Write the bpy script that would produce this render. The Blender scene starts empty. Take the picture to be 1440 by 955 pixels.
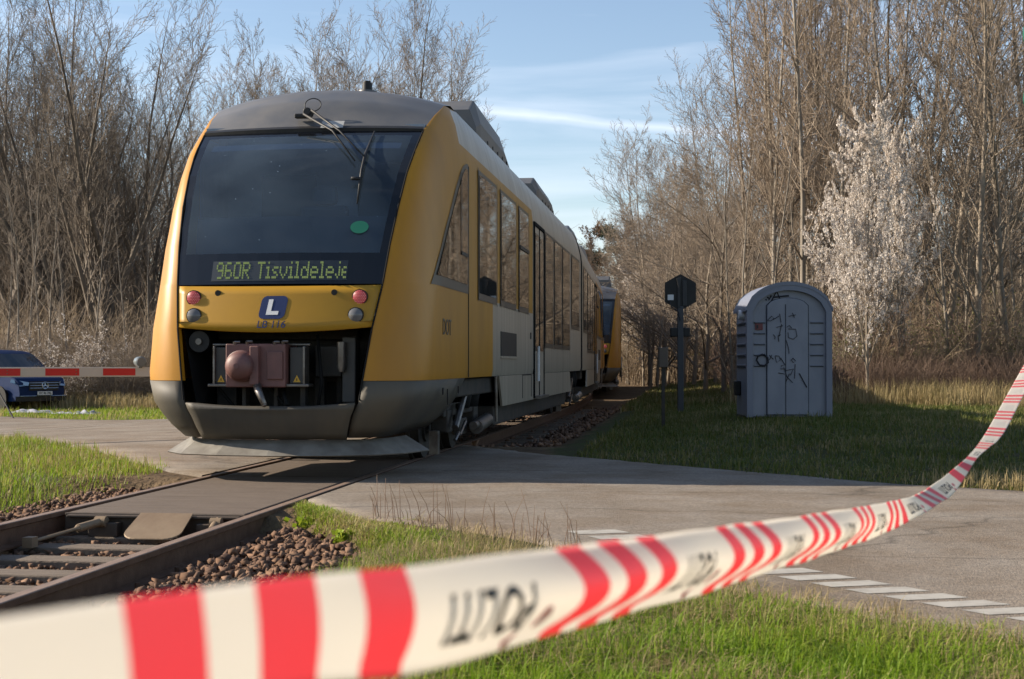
import bpy, bmesh, math, random
import numpy as np
from mathutils import Vector, Matrix
from math import sin, cos, tan, atan2, pi, radians, sqrt
random.seed(7); rng = np.random.default_rng(7)
S = bpy.context.scene
COL = S.collection

# ------------------------------------------------------------------ camera, sky, sun, exposure
CAMH = 1.08
cam = bpy.data.cameras.new('camera'); co = bpy.data.objects.new('camera', cam); COL.objects.link(co)
co.location = (0, 0, CAMH); co.rotation_euler = (radians(90 + 0.96), 0, 0)
cam.sensor_width = 36; cam.lens = 50; cam.clip_start = 0.05; cam.clip_end = 2000
cam.dof.use_dof = True; cam.dof.focus_distance = 18; cam.dof.aperture_fstop = 6.5
S.camera = co
S.view_settings.view_transform = 'Standard'; S.view_settings.look = 'None'
S.view_settings.exposure = 1.08; S.view_settings.gamma = 1
S.render.engine = 'CYCLES'
S.cycles.use_denoising = True; S.cycles.denoiser = 'OPENIMAGEDENOISE'; S.cycles.denoising_input_passes = 'RGB_ALBEDO_NORMAL'; S.cycles.denoising_prefilter = 'ACCURATE'
S.cycles.max_bounces = 6; S.cycles.diffuse_bounces = 3; S.cycles.glossy_bounces = 3
S.cycles.transparent_max_bounces = 12; S.cycles.transmission_bounces = 4
S.cycles.caustics_reflective = False; S.cycles.caustics_refractive = False
S.cycles.sample_clamp_indirect = 4

SUN_EL = radians(28); SUN_AZ = atan2(-0.985, 0.14)          # the sun stands left, almost square to the train
w = bpy.data.worlds.new('World'); S.world = w; w.use_nodes = True
nt = w.node_tree; N = nt.nodes; L = nt.links
bg = N['Background']; bg.inputs['Strength'].default_value = 0.09
sky = N.new('ShaderNodeTexSky'); sky.sky_type = 'NISHITA'; sky.sun_disc = False
sky.sun_elevation = SUN_EL; sky.sun_rotation = SUN_AZ
sky.air_density = 1.0; sky.dust_density = 0.6; sky.ozone_density = 2.2
tc = N.new('ShaderNodeTexCoord')
def wmath(op, a, b=None, clamp=False):
    n = N.new('ShaderNodeMath'); n.operation = op; n.use_clamp = clamp
    for i, x in enumerate((a, b)):
        if x is None: continue
        if isinstance(x, (int, float)): n.inputs[i].default_value = x
        else: L.new(x, n.inputs[i])
    return n.outputs[0]
sep = N.new('ShaderNodeSeparateXYZ'); L.new(tc.outputs['Generated'], sep.inputs[0])
# thin streaky cirrus
mp = N.new('ShaderNodeMapping'); mp.inputs['Scale'].default_value = (2.0, 2.0, 16); mp.inputs['Rotation'].default_value = (0, radians(4), 0)
L.new(tc.outputs['Generated'], mp.inputs[0])
nz = N.new('ShaderNodeTexNoise'); nz.inputs['Scale'].default_value = 2.4; nz.inputs['Detail'].default_value = 5; nz.inputs['Roughness'].default_value = .5
nz.inputs['Distortion'].default_value = .4
L.new(mp.outputs[0], nz.inputs['Vector'])
cir = wmath('MULTIPLY', wmath('SUBTRACT', nz.outputs['Fac'], 0.45), 2.4, True)
low = wmath('SUBTRACT', 1.0, wmath('MULTIPLY', wmath('SUBTRACT', sep.outputs['Z'], 0.05), 3.4), True)
cir = wmath('MULTIPLY', cir, wmath('ADD', wmath('MULTIPLY', low, .42), .22))
# an old spread-out contrail
def dirpx(x, y):
    v = Vector(((x - 720) / 2000, 1, (477.5 - y) / 2000 + tan(radians(.96)))); return v.normalized()
c1 = dirpx(640, 152); c2 = dirpx(1040, 189); cn = c1.cross(c2).normalized()
vm = N.new('ShaderNodeVectorMath'); vm.operation = 'DOT_PRODUCT'; L.new(tc.outputs['Generated'], vm.inputs[0]); vm.inputs[1].default_value = cn
nz2 = N.new('ShaderNodeTexNoise'); nz2.inputs['Scale'].default_value = 22; nz2.inputs['Detail'].default_value = 4; L.new(tc.outputs['Generated'], nz2.inputs['Vector'])
dd = wmath('ADD', vm.outputs['Value'], wmath('MULTIPLY', wmath('SUBTRACT', nz2.outputs['Fac'], .5), .006))
tr = wmath('SUBTRACT', 1.0, wmath('DIVIDE', wmath('ABSOLUTE', dd), 0.0048), True)
xr = wmath('MULTIPLY', wmath('SUBTRACT', sep.outputs['X'], -.06), 14, True)
tr = wmath('MULTIPLY', wmath('MULTIPLY', tr, xr), .42)
fac = wmath('ADD', cir, tr, True)
mx = N.new('ShaderNodeMixRGB'); L.new(fac, mx.inputs[0]); tn = N.new('ShaderNodeMixRGB'); tn.blend_type = 'MULTIPLY'; tn.inputs[0].default_value = 1; tn.inputs[2].default_value = (1.06, .98, .93, 1); L.new(sky.outputs[0], tn.inputs[1]); L.new(tn.outputs[0], mx.inputs[1]); mx.inputs[2].default_value = (6.2, 6.6, 7.4, 1)
L.new(mx.outputs[0], bg.inputs['Color'])

sl = bpy.data.lights.new('sun', 'SUN'); sl.energy = 4.4; sl.angle = radians(.5); sl.color = (1, .88, .72)
so = bpy.data.objects.new('sun', sl); COL.objects.link(so)
sdir = Vector((.985, -.14, 0)).normalized() * cos(SUN_EL) + Vector((0, 0, -sin(SUN_EL)))
so.rotation_euler = sdir.to_track_quat('-Z', 'Y').to_euler(); so.location = (-40, -10, 30)

# ------------------------------------------------------------------ helpers
def tag(o, label, cat, group=None, kind=None):
    if label: o['label'] = label
    if cat: o['category'] = cat
    if group: o['group'] = group
    if kind: o['kind'] = kind
    return o
def empty(name, loc, rz=0, label=None, cat=None, group=None, parent=None):
    o = bpy.data.objects.new(name, None); COL.objects.link(o); o.location = loc; o.rotation_euler = (0, 0, rz)
    o.empty_display_size = .2
    if parent: o.parent = parent
    return tag(o, label, cat, group)
class MB:
    def __init__(s): s.v = []; s.f = []; s.m = []
    def add(s, vs, fs, mi=0):
        b = len(s.v); s.v += [tuple(x) for x in vs]
        for k, f in enumerate(fs):
            s.f.append(tuple(b + i for i in f)); s.m.append(mi[k] if isinstance(mi, (list, tuple)) else mi)
        return s
    def box(s, c, d, mi=0, M=None):
        x, y, z = c; a, b, h = d[0] / 2, d[1] / 2, d[2] / 2
        vs = [Vector((i * a, j * b, k * h)) for k in (-1, 1) for j in (-1, 1) for i in (-1, 1)]
        if M: vs = [M @ q for q in vs]
        vs = [(q[0] + x, q[1] + y, q[2] + z) for q in vs]
        return s.add(vs, [(0, 2, 3, 1), (4, 5, 7, 6), (0, 1, 5, 4), (2, 6, 7, 3), (0, 4, 6, 2), (1, 3, 7, 5)], mi)
    def tube(s, pts, rs, n=8, mi=0, caps=True):
        pts = [Vector(p) for p in pts]
        if isinstance(rs, (int, float)): rs = [rs] * len(pts)
        rings = []; ref = None
        for i, p in enumerate(pts):
            t = (pts[min(i + 1, len(pts) - 1)] - pts[max(i - 1, 0)]).normalized()
            if ref is None: ref = Vector((0, 0, 1)) if abs(t.z) < .9 else Vector((1, 0, 0))
            u = t.cross(ref).normalized(); ref = u.cross(t).normalized()
            rings.append([p + (u * cos(2 * pi * k / n) + ref * sin(2 * pi * k / n)) * rs[i] for k in range(n)])
        vs = [q for r in rings for q in r]; fs = []
        for i in range(len(pts) - 1):
            for k in range(n):
                a = i * n + k; b = i * n + (k + 1) % n
                fs.append((a, a + n, b + n, b))
        if caps:
            fs.append(tuple(range(n))); fs.append(tuple(reversed(range((len(pts) - 1) * n, len(pts) * n))))
        return s.add(vs, fs, mi)
    def grid(s, rows, mi=0, flip=False, closed=False):
        n = len(rows[0]); vs = [p for r in rows for p in r]; fs = []; ms = []
        for i in range(len(rows) - 1):
            for k in range(n if closed else n - 1):
                a = i * n + k; b = i * n + (k + 1) % n
                f = (a, b, b + n, a + n)
                fs.append(f[::-1] if flip else f); ms.append(mi(i, k) if callable(mi) else mi)
        return s.add(vs, fs, ms)
    def prism(s, poly, d0, d1, plane='xz', mi=0):
        def P(p, d):
            if plane == 'xz': return (p[0], d, p[1])
            if plane == 'yz': return (d, p[0], p[1])
            return (p[0], p[1], d)
        n = len(poly); vs = [P(p, d0) for p in poly] + [P(p, d1) for p in poly]
        fs = [tuple(range(n)), tuple(reversed(range(n, 2 * n)))] + [(i, i + n, (i + 1) % n + n, (i + 1) % n) for i in range(n)]
        return s.add(vs, fs, mi)
    def build(s, name, mats, parent=None, smooth=False, bevel=0, seg=2, auto=None, loc=None, face=None):
        me = bpy.data.meshes.new(name); me.from_pydata(s.v, [], s.f)
        mats = mats if isinstance(mats, (list, tuple)) else [mats]
        for m in mats: me.materials.append(m)
        me.polygons.foreach_set('material_index', s.m)
        bm = bmesh.new(); bm.from_mesh(me); bmesh.ops.recalc_face_normals(bm, faces=bm.faces)
        if face is not None and sum((f.normal * f.calc_area() for f in bm.faces), Vector()).dot(Vector(face)) < 0: bmesh.ops.reverse_faces(bm, faces=bm.faces)
        bm.to_mesh(me); bm.free()
        if smooth:
            me.polygons.foreach_set('use_smooth', [True] * len(me.polygons))
            if auto: me.set_sharp_from_angle(angle=radians(auto))
        me.update()
        o = bpy.data.objects.new(name, me); COL.objects.link(o)
        if parent: o.parent = parent
        if loc: o.location = loc
        if bevel:
            md = o.modifiers.new('bevel', 'BEVEL'); md.width = bevel; md.segments = seg; md.limit_method = 'ANGLE'
        return o
def disc(c, r, n=20, axis='y'):
    if axis == 'y': return [(c[0] + r * cos(2 * pi * k / n), c[1], c[2] + r * sin(2 * pi * k / n)) for k in range(n)]
    return [(c[0], c[1] + r * cos(2 * pi * k / n), c[2] + r * sin(2 * pi * k / n)) for k in range(n)]
def np_mesh(name, V, F, mat, parent=None, attr=None, smooth=False, kind=None):
    """V (n,3), F (m,k) with one k"""
    me = bpy.data.meshes.new(name); n, k = len(F), F.shape[1]
    me.vertices.add(len(V)); me.vertices.foreach_set('co', np.ascontiguousarray(V, np.float32).ravel())
    me.loops.add(n * k); me.loops.foreach_set('vertex_index', np.ascontiguousarray(F, np.int32).ravel())
    me.polygons.add(n); me.polygons.foreach_set('loop_start', np.arange(0, n * k, k, dtype=np.int32))
    if attr is not None:
        a = me.attributes.new('rnd', 'FLOAT', 'POINT'); a.data.foreach_set('value', np.ascontiguousarray(attr, np.float32))
    me.update(calc_edges=True)
    if smooth: me.polygons.foreach_set('use_smooth', [True] * n)
    for m in (mat if isinstance(mat, list) else [mat]): me.materials.append(m)
    o = bpy.data.objects.new(name, me); COL.objects.link(o)
    if parent: o.parent = parent
    if kind: o['kind'] = kind
    return o
def ss(a, b, x):
    t = np.clip((x - a) / (b - a), 0, 1); return t * t * (3 - 2 * t)
def interp(z, xs, ys): return float(np.interp(z, xs, ys))

# ------------------------------------------------------------------ materials
def mat(name, c1, c2=None, scale=4, rough=.6, metal=0, bump=0, bscale=None, stretch=(1, 1, 1), detail=6, lo=.35, hi=.65, coat=0, spec=.5, rvar=0, rand=0):
    m = bpy.data.materials.new(name); m.use_nodes = True; t = m.node_tree; n = t.nodes; l = t.links
    b = n['Principled BSDF']; b.inputs['Roughness'].default_value = rough; b.inputs['Metallic'].default_value = metal
    b.inputs['Coat Weight'].default_value = coat; b.inputs['Specular IOR Level'].default_value = spec
    b.inputs['Base Color'].default_value = (*c1, 1)
    if c2 or bump:
        tcn = n.new('ShaderNodeTexCoord'); mpn = n.new('ShaderNodeMapping'); mpn.inputs['Scale'].default_value = stretch
        l.new(tcn.outputs['Object'], mpn.inputs[0])
    if c2:
        z = n.new('ShaderNodeTexNoise'); z.inputs['Scale'].default_value = scale; z.inputs['Detail'].default_value = detail; z.inputs['Roughness'].default_value = .6
        l.new(mpn.outputs[0], z.inputs['Vector'])
        r = n.new('ShaderNodeValToRGB'); r.color_ramp.elements[0].position = lo; r.color_ramp.elements[1].position = hi
        r.color_ramp.elements[0].color = (*c1, 1); r.color_ramp.elements[1].color = (*c2, 1)
        l.new(z.outputs['Fac'], r.inputs[0]); out = r.outputs[0]
        if rand:
            oi = n.new('ShaderNodeObjectInfo'); hv = n.new('ShaderNodeHueSaturation'); mr = n.new('ShaderNodeMapRange')
            mr.inputs['To Min'].default_value = 1 - rand; mr.inputs['To Max'].default_value = 1 + rand
            l.new(oi.outputs['Random'], mr.inputs[0]); l.new(mr.outputs[0], hv.inputs['Value']); l.new(out, hv.inputs['Color']); out = hv.outputs[0]
        l.new(out, b.inputs['Base Color'])
        if rvar:
            mr = n.new('ShaderNodeMapRange'); mr.inputs['To Min'].default_value = rough - rvar; mr.inputs['To Max'].default_value = rough + rvar
            l.new(z.outputs['Fac'], mr.inputs[0]); l.new(mr.outputs[0], b.inputs['Roughness'])
    if bump:
        z2 = n.new('ShaderNodeTexNoise'); z2.inputs['Scale'].default_value = bscale or scale * 6; z2.inputs['Detail'].default_value = 6
        l.new(mpn.outputs[0], z2.inputs['Vector'])
        bp = n.new('ShaderNodeBump'); bp.inputs['Strength'].default_value = bump; bp.inputs['Distance'].default_value = .02
        l.new(z2.outputs['Fac'], bp.inputs['Height']); l.new(bp.outputs[0], b.inputs['Normal'])
    return m
def emit(name, c, s):
    m = mat(name, c, rough=.4); b = m.node_tree.nodes['Principled BSDF']; b.inputs['Emission Color'].default_value = (*c, 1); b.inputs['Emission Strength'].default_value = s; return m
def ramp_attr(name, cols, rough=.6, trans=0, nscale=.6, nmix=.45):
    """colour from the point attribute rnd, drifting with a large noise (grass, leaves)"""
    m = bpy.data.materials.new(name); m.use_nodes = True; t = m.node_tree; n = t.nodes; l = t.links; b = n['Principled BSDF']
    b.inputs['Roughness'].default_value = rough; b.inputs['Specular IOR Level'].default_value = .25
    a = n.new('ShaderNodeAttribute'); a.attribute_name = 'rnd'
    tcn = n.new('ShaderNodeTexCoord'); z = n.new('ShaderNodeTexNoise'); z.inputs['Scale'].default_value = nscale; z.inputs['Detail'].default_value = 4
    l.new(tcn.outputs['Object'], z.inputs['Vector'])
    m1 = n.new('ShaderNodeMapRange'); m1.inputs['From Min'].default_value = .3; m1.inputs['From Max'].default_value = .7; l.new(z.outputs['Fac'], m1.inputs[0])
    mm = n.new('ShaderNodeMix'); mm.inputs[0].default_value = nmix; l.new(a.outputs['Fac'], mm.inputs[2]); l.new(m1.outputs[0], mm.inputs[3])
    r = n.new('ShaderNodeValToRGB'); e = r.color_ramp.elements
    while len(e) < len(cols): e.new(.5)
    for i, (p, c) in enumerate(cols): e[i].position = p; e[i].color = (*c, 1)
    l.new(mm.outputs[0], r.inputs[0]); l.new(r.outputs[0], b.inputs['Base Color'])
    if trans:
        tb = n.new('ShaderNodeBsdfTranslucent'); l.new(r.outputs[0], tb.inputs['Color']); ms = n.new('ShaderNodeMixShader'); ms.inputs[0].default_value = trans
        l.new(b.outputs[0], ms.inputs[1]); l.new(tb.outputs[0], ms.inputs[2]); l.new(ms.outputs[0], n['Material Output'].inputs['Surface'])
    return m
M = {}
M['yellow'] = mat('train_yellow', (.44, .202, .011), (.36, .168, .018), 1.6, .42, 0, coat=0, stretch=(1, 1, .35), rvar=.06, spec=.3)
M['panel'] = mat('front_yellow', (.38, .205, .017), (.345, .185, .017), 2, .42, 0, coat=0, rvar=.05, spec=.3)
M['grey'] = mat('skirt_grey', (.058, .054, .048), (.10, .085, .062), 1.6, .6, 0, stretch=(1, 1, .3), rvar=.08, spec=.3)
M['silver'] = mat('silver_paint', (.44, .39, .32), (.33, .285, .225), 2.2, .34, .25, stretch=(1.6, 3, .2), rvar=.08)  # base warmed to tan: reflected woods painted into the silver
M['roof'] = mat('roof_grey', (.085, .088, .093), (.125, .12, .115), 2.5, .42, 0, rvar=.08)
M['black'] = mat('black_plastic', (.012, .012, .013), (.02, .019, .018), 5, .5, spec=.3)
M['blackgloss'] = mat('black_gloss', (.006, .007, .009), rough=.09)
M['plate'] = mat('pale_plate', (.36, .36, .35), rough=.5)
M['gear'] = mat('gear_grey', (.035, .035, .036), (.05, .046, .04), 6, .5)
M['dark'] = mat('underframe_dark', (.018, .016, .014), (.045, .036, .028), 6, .75)
M['rubber'] = mat('rubber', (.014, .014, .014), rough=.85, spec=.1)
M['steel'] = mat('worn_steel', (.22, .21, .2), (.13, .11, .095), 9, .42, .8)
M['plough'] = mat('plough_grey', (.22, .205, .175), (.13, .115, .095), 4, .6, stretch=(1, 1, 1))
M['coupler'] = mat('coupler_red', (.17, .075, .065), (.12, .055, .05), 7, .55, 0)
M['lamp_red'] = emit('tail_lamp_red', (.26, .02, .025), .07)
M['lamp_dot'] = emit('tail_lamp_diode', (.8, .33, .32), .25)
M['lamp_glass'] = mat('headlight_glass', (.12, .12, .125), rough=.12)
M['navy'] = mat('logo_navy', (.012, .022, .085), rough=.35)
M['white'] = mat('white_paint', (.62, .62, .62), rough=.45)
M['ink'] = mat('black_ink', (.012, .012, .018), rough=.6)
M['led'] = emit('led_green', (.26, .32, .10), .13)
M['ledback'] = mat('led_panel', (.022, .028, .034), rough=.3)
M['winframe'] = mat('window_frame', (.05, .042, .034), rough=.4)
M['pane'] = mat('dark_glass', (.012, .012, .011), rough=.025, spec=1)
M['int'] = mat('cab_interior', (.30, .35, .40), (.24, .28, .33), 3, .7)
M['intdark'] = mat('cab_interior_dark', (.06, .07, .085), rough=.7)
M['sticker'] = mat('green_sticker', (.01, .16, .09), rough=.5)
M['hazard'] = mat('hazard_yellow', (.65, .36, .03), rough=.5)
def glassmat():
    m = bpy.data.materials.new('tinted_windscreen'); m.use_nodes = True; t = m.node_tree; n = t.nodes; l = t.links
    tr = n.new('ShaderNodeBsdfTransparent'); tr.inputs[0].default_value = (.50, .62, .74, 1)
    g = n.new('ShaderNodeBsdfGlossy'); g.inputs['Roughness'].default_value = .03; g.inputs['Color'].default_value = (.95, .97, 1, 1)
    f = n.new('ShaderNodeFresnel'); f.inputs[0].default_value = 1.5
    d = n.new('ShaderNodeBsdfDiffuse'); d.inputs[0].default_value = (.20, .28, .36, 1)
    mx_ = n.new('ShaderNodeMixShader'); l.new(f.outputs[0], mx_.inputs[0]); l.new(tr.outputs[0], mx_.inputs[1]); l.new(g.outputs[0], mx_.inputs[2])
    # dust and insect specks; the film's blue lift paints brightness onto the glass
    tcn = n.new('ShaderNodeTexCoord'); z = n.new('ShaderNodeTexNoise'); z.inputs['Scale'].default_value = 1.3; z.inputs['Detail'].default_value = 8
    l.new(tcn.outputs['Object'], z.inputs['Vector'])
    mr = n.new('ShaderNodeMapRange'); mr.inputs['From Min'].default_value = .35; mr.inputs['From Max'].default_value = .8; mr.inputs['To Min'].default_value = .05; mr.inputs['To Max'].default_value = .17
    l.new(z.outputs['Fac'], mr.inputs[0])
    vo = n.new('ShaderNodeTexVoronoi'); vo.inputs['Scale'].default_value = 7; l.new(tcn.outputs['Object'], vo.inputs['Vector'])
    lt = n.new('ShaderNodeMath'); lt.operation = 'LESS_THAN'; lt.inputs[1].default_value = .045; l.new(vo.outputs['Distance'], lt.inputs[0])
    ad = n.new('ShaderNodeMath'); ad.operation = 'MULTIPLY_ADD'; l.new(lt.outputs[0], ad.inputs[0]); ad.inputs[1].default_value = .4; l.new(mr.outputs[0], ad.inputs[2])
    m2 = n.new('ShaderNodeMixShader'); l.new(ad.outputs[0], m2.inputs[0]); l.new(mx_.outputs[0], m2.inputs[1]); l.new(d.outputs[0], m2.inputs[2])
    l.new(m2.outputs[0], n['Material Output'].inputs['Surface']); return m
M['glass'] = glassmat()

# ------------------------------------------------------------------ ground plan
A = 3.9; TH = atan2(980 - 720, 2000)
RV = Vector((cos(TH), -sin(TH), 0)); DV = Vector((sin(TH), cos(TH), 0))
def lat_t(X, Y):
    return X * cos(TH) - Y * sin(TH) + A, X * sin(TH) + Y * cos(TH)
def track(lat, t, z=0): p = RV * (lat - A) + DV * t; return Vector((p.x, p.y, z))
def gh(X, Y):
    X = np.asarray(X, float); Y = np.asarray(Y, float)
    lat, t = lat_t(X, Y)
    b = -.055 - .32 * ss(3, 12, -lat) * ss(13, 30, Y) + .2 * ss(2.4, 5.5, lat) * ss(14.5, 22, Y)
    b = b - .05 * ss(1.8, 3, lat) * (1 - ss(7, 10, Y))
    far = 1 - ss(45, 70, Y)
    c = (1 - ss(1.25, 2.4, np.abs(lat))) * far
    t0 = np.where(lat > .8, 10.25 - (np.clip(lat, .84, 2.6) - .84) * 1.5, np.where(lat < -.8, 12.7, 9.8)); cross = ss(t0, t0 + .35, t) * (1 - ss(18.6, 19.6, t))
    b = b + .035 * (1 - ss(2, 6, np.abs(lat))) * ss(8, 10, t) * (1 - ss(19, 23, t))
    b = b - .21 * c * (1 - cross)
    b = b + 5 * ss(75, 160, Y) + 1.2 * ss(36, 75, Y) * ss(6, 25, X)
    return b
N_R = [tuple(track(.84, 11.0)[:2]), (-1.234, 10.33), (-.52, 9.62), (.08, 9.0), (1.31, 7.08), (1.64, 6.63), (2.15, 5.98), (6, 1), (14, -9)]
F_R = [tuple(track(.84, 18.6)[:2]), (.3, 16.9), (1.4, 15.5), (3.2, 13.4), (4.44, 12.34), (9, 7.5), (22, -6)]
N_L = [tuple(track(-.84, 13.25)[:2]), (-3.67, 14.75), (-5.5, 18.4), (-7.6, 22.3), (-8.5, 23.6), (-14, 31), (-34, 52)]
F_L = [tuple(track(-.84, 23)[:2]), (-3.5, 29.8), (-8.35, 34), (-13.8, 38.3), (-25, 47), (-45, 62)]
def resample(P, n):
    P = np.array(P, float); d = np.r_[0, np.cumsum(np.hypot(*np.diff(P, axis=0).T))]
    s = np.linspace(0, d[-1], n); return np.c_[np.interp(s, d, P[:, 0]), np.interp(s, d, P[:, 1])]
def in_poly(X, Y, P):
    r = np.zeros(len(X), bool); n = len(P)
    for i in range(n):
        x1, y1 = P[i]; x2, y2 = P[(i + 1) % n]
        c = ((y1 > Y) != (y2 > Y)) & (X < (x2 - x1) * (Y - y1) / (y2 - y1 + 1e-12) + x1); r ^= c
    return r
PR = N_R + F_R[::-1]; PL = N_L + F_L[::-1]
def on_road(X, Y): return in_poly(X, Y, PR) | in_poly(X, Y, PL)
def wob(X, Y): return .09 * np.sin(5.1 * X + 2.3 * Y) + .07 * np.sin(11.3 * X - 7.1 * Y) + .05 * np.sin(23 * X + 19 * Y)

gm = bpy.data.materials.new('soil_and_turf'); gm.use_nodes = True
def ground_material(m):
    t = m.node_tree; n = t.nodes; l = t.links; b = n['Principled BSDF']; b.inputs['Roughness'].default_value = .9; b.inputs['Specular IOR Level'].default_value = .1
    tcn = n.new('ShaderNodeTexCoord'); z = n.new('ShaderNodeTexNoise'); z.inputs['Scale'].default_value = 1.7; z.inputs['Detail'].default_value = 10; z.inputs['Roughness'].default_value = .7
    l.new(tcn.outputs['Object'], z.inputs['Vector'])
    r1 = n.new('ShaderNodeValToRGB'); e = r1.color_ramp.elements; e[0].position = .35; e[1].position = .68; e[0].color = (.055, .045, .025, 1); e[1].color = (.06, .085, .02, 1)
    r2 = n.new('ShaderNodeValToRGB'); e = r2.color_ramp.elements; e[0].position = .35; e[1].position = .68; e[0].color = (.07, .046, .028, 1); e[1].color = (.17, .12, .07, 1)
    l.new(z.outputs['Fac'], r1.inputs[0]); l.new(z.outputs['Fac'], r2.inputs[0])
    a = n.new('ShaderNodeAttribute'); a.attribute_name = 'rnd'
    mm = n.new('ShaderNodeMixRGB'); l.new(a.outputs['Fac'], mm.inputs[0]); l.new(r1.outputs[0], mm.inputs[1]); l.new(r2.outputs[0], mm.inputs[2]); l.new(mm.outputs[0], b.inputs['Base Color'])
    z2 = n.new('ShaderNodeTexNoise'); z2.inputs['Scale'].default_value = 14; z2.inputs['Detail'].default_value = 8; l.new(tcn.outputs['Object'], z2.inputs['Vector'])
    bp = n.new('ShaderNodeBump'); bp.inputs['Strength'].default_value = .8; bp.inputs['Distance'].default_value = .06; l.new(z2.outputs['Fac'], bp.inputs['Height']); l.new(bp.outputs[0], b.inputs['Normal'])
ground_material(gm)
def axis(segs):
    o = []
    for a, b, n in segs: o += list(np.linspace(a, b, n, endpoint=False))
    return np.array(o + [segs[-1][1]])
gx = axis([(-700, -60, 12), (-60, -14, 24), (-14, 12, 130), (12, 60, 26), (60, 700, 12)])
gy = axis([(-60, 3, 14), (3, 32, 160), (32, 90, 40), (90, 200, 14), (200, 900, 8)])
GX, GY = np.meshgrid(gx, gy); GZ = gh(GX, GY)
lat_, t_ = lat_t(GX, GY)
woodf = np.clip(ss(33.5, 36, GY) * ss(2, 4, GX) + ss(47, 50, GY) + (np.abs(lat_) < 2.1) * 1.0, 0, 1)
n_ = len(gx); ii, jj = np.meshgrid(np.arange(len(gy) - 1), np.arange(n_ - 1), indexing='ij'); a_ = (ii * n_ + jj).ravel()
np_mesh('ground', np.c_[GX.ravel(), GY.ravel(), GZ.ravel()], np.c_[a_, a_ + 1, a_ + n_ + 1, a_ + n_], gm, attr=woodf.ravel(), smooth=True, kind='structure')

def asphalt():
    m = mat('asphalt', (.20, .178, .152), (.25, .222, .19), .5, .88, 0, bump=.5, bscale=90, spec=.2, lo=.3, hi=.7)
    t = m.node_tree; n = t.nodes; l = t.links; b = n['Principled BSDF']
    src = b.inputs['Base Color'].links[0].from_socket
    tcn = n.new('ShaderNodeTexCoord'); v = n.new('ShaderNodeTexVoronoi'); v.inputs['Scale'].default_value = 62; l.new(tcn.outputs['Object'], v.inputs['Vector'])
    r = n.new('ShaderNodeValToRGB'); e = r.color_ramp.elements; e[0].position = 0; e[1].position = 1; e[0].color = (.78, .78, .78, 1); e[1].color = (1.2, 1.18, 1.15, 1)
    sx = n.new('ShaderNodeSeparateColor'); l.new(v.outputs['Color'], sx.inputs[0]); l.new(sx.outputs[0], r.inputs[0])
    mm = n.new('ShaderNodeMixRGB'); mm.blend_type = 'MULTIPLY'; mm.inputs[0].default_value = 1; l.new(src, mm.inputs[1]); l.new(r.outputs[0], mm.inputs[2])
    zs_ = n.new('ShaderNodeTexNoise'); zs_.inputs['Scale'].default_value = .9; zs_.inputs['Detail'].default_value = 9; zs_.inputs['Roughness'].default_value = .65; l.new(tcn.outputs['Object'], zs_.inputs['Vector'])
    rs_ = n.new('ShaderNodeValToRGB'); e = rs_.color_ramp.elements; e[0].position = .36; e[1].position = .66; e[0].color = (.72, .63, .54, 1); e[1].color = (1.06, 1.05, 1.04, 1); l.new(zs_.outputs['Fac'], rs_.inputs[0])
    m0 = n.new('ShaderNodeMixRGB'); m0.blend_type = 'MULTIPLY'; m0.inputs[0].default_value = 1; l.new(mm.outputs[0], m0.inputs[1]); l.new(rs_.outputs[0], m0.inputs[2]); mm = m0
    # cracks and tar seams
    mpn = n.new('ShaderNodeMapping'); mpn.inputs['Rotation'].default_value = (0, 0, .9); mpn.inputs['Scale'].default_value = (.28, .9, 1); l.new(tcn.outputs['Object'], mpn.inputs[0])
    zn = n.new('ShaderNodeTexNoise'); zn.inputs['Scale'].default_value = 2.5; l.new(tcn.outputs['Object'], zn.inputs['Vector'])
    va = n.new('ShaderNodeMixRGB'); va.inputs[0].default_value = .18; l.new(mpn.outputs[0], va.inputs[1]); l.new(zn.outputs['Color'], va.inputs[2])
    vc = n.new('ShaderNodeTexVoronoi'); vc.feature = 'DISTANCE_TO_EDGE'; vc.inputs['Scale'].default_value = .55; l.new(va.outputs[0], vc.inputs['Vector'])
    cr = n.new('ShaderNodeMapRange'); cr.inputs['From Max'].default_value = .009; cr.inputs['To Min'].default_value = .62; cr.inputs['To Max'].default_value = 1; l.new(vc.outputs['Distance'], cr.inputs[0])
    m3 = n.new('ShaderNodeMixRGB'); m3.blend_type = 'MULTIPLY'; m3.inputs[0].default_value = 1; l.new(mm.outputs[0], m3.inputs[1]); l.new(cr.outputs[0], m3.inputs[2])
    l.new(m3.outputs[0], b.inputs['Base Color']); return m
ASPH = asphalt()
def ruled(name, P, Q, nl, nw, dz, m):
    a = resample(P, nl); b = resample(Q, nl); rows = []
    for i in range(nl):
        r = []
        for k in range(nw):
            s = k / (nw - 1); x, y = a[i] * (1 - s) + b[i] * s
            if k in (0, nw - 1) and 0 < i: x += wob(x, y) * .35; y += wob(y, x) * .35
            r.append((x, y))
        out = lambda p, q: (p[0] + (p[0] - q[0]) * .22, p[1] + (p[1] - q[1]) * .22)
        r = [out(r[0], r[1])] + r + [out(r[-1], r[-2])]
        rows.append(r)
    nw += 2; X = np.array(rows); lt, tt = lat_t(X[..., 0], X[..., 1])
    Z = gh(X[..., 0], X[..., 1]); e = 1 - ss(.8, 3.0, np.abs(lt)); Z = Z * (1 - e) + (-.03) * e
    Z[:, 0] -= .09; Z[:, -1] -= .09
    mb = MB(); mb.grid([[(X[i, k, 0], X[i, k, 1], Z[i, k] + dz) for k in range(nw)] for i in range(nl)])
    o = mb.build(name, m, smooth=True); o['kind'] = 'structure'; return o
ruled('road', N_R, F_R, 160, 26, .03, ASPH)
ruled('road', N_L, F_L, 70, 16, .03, ASPH)
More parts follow.
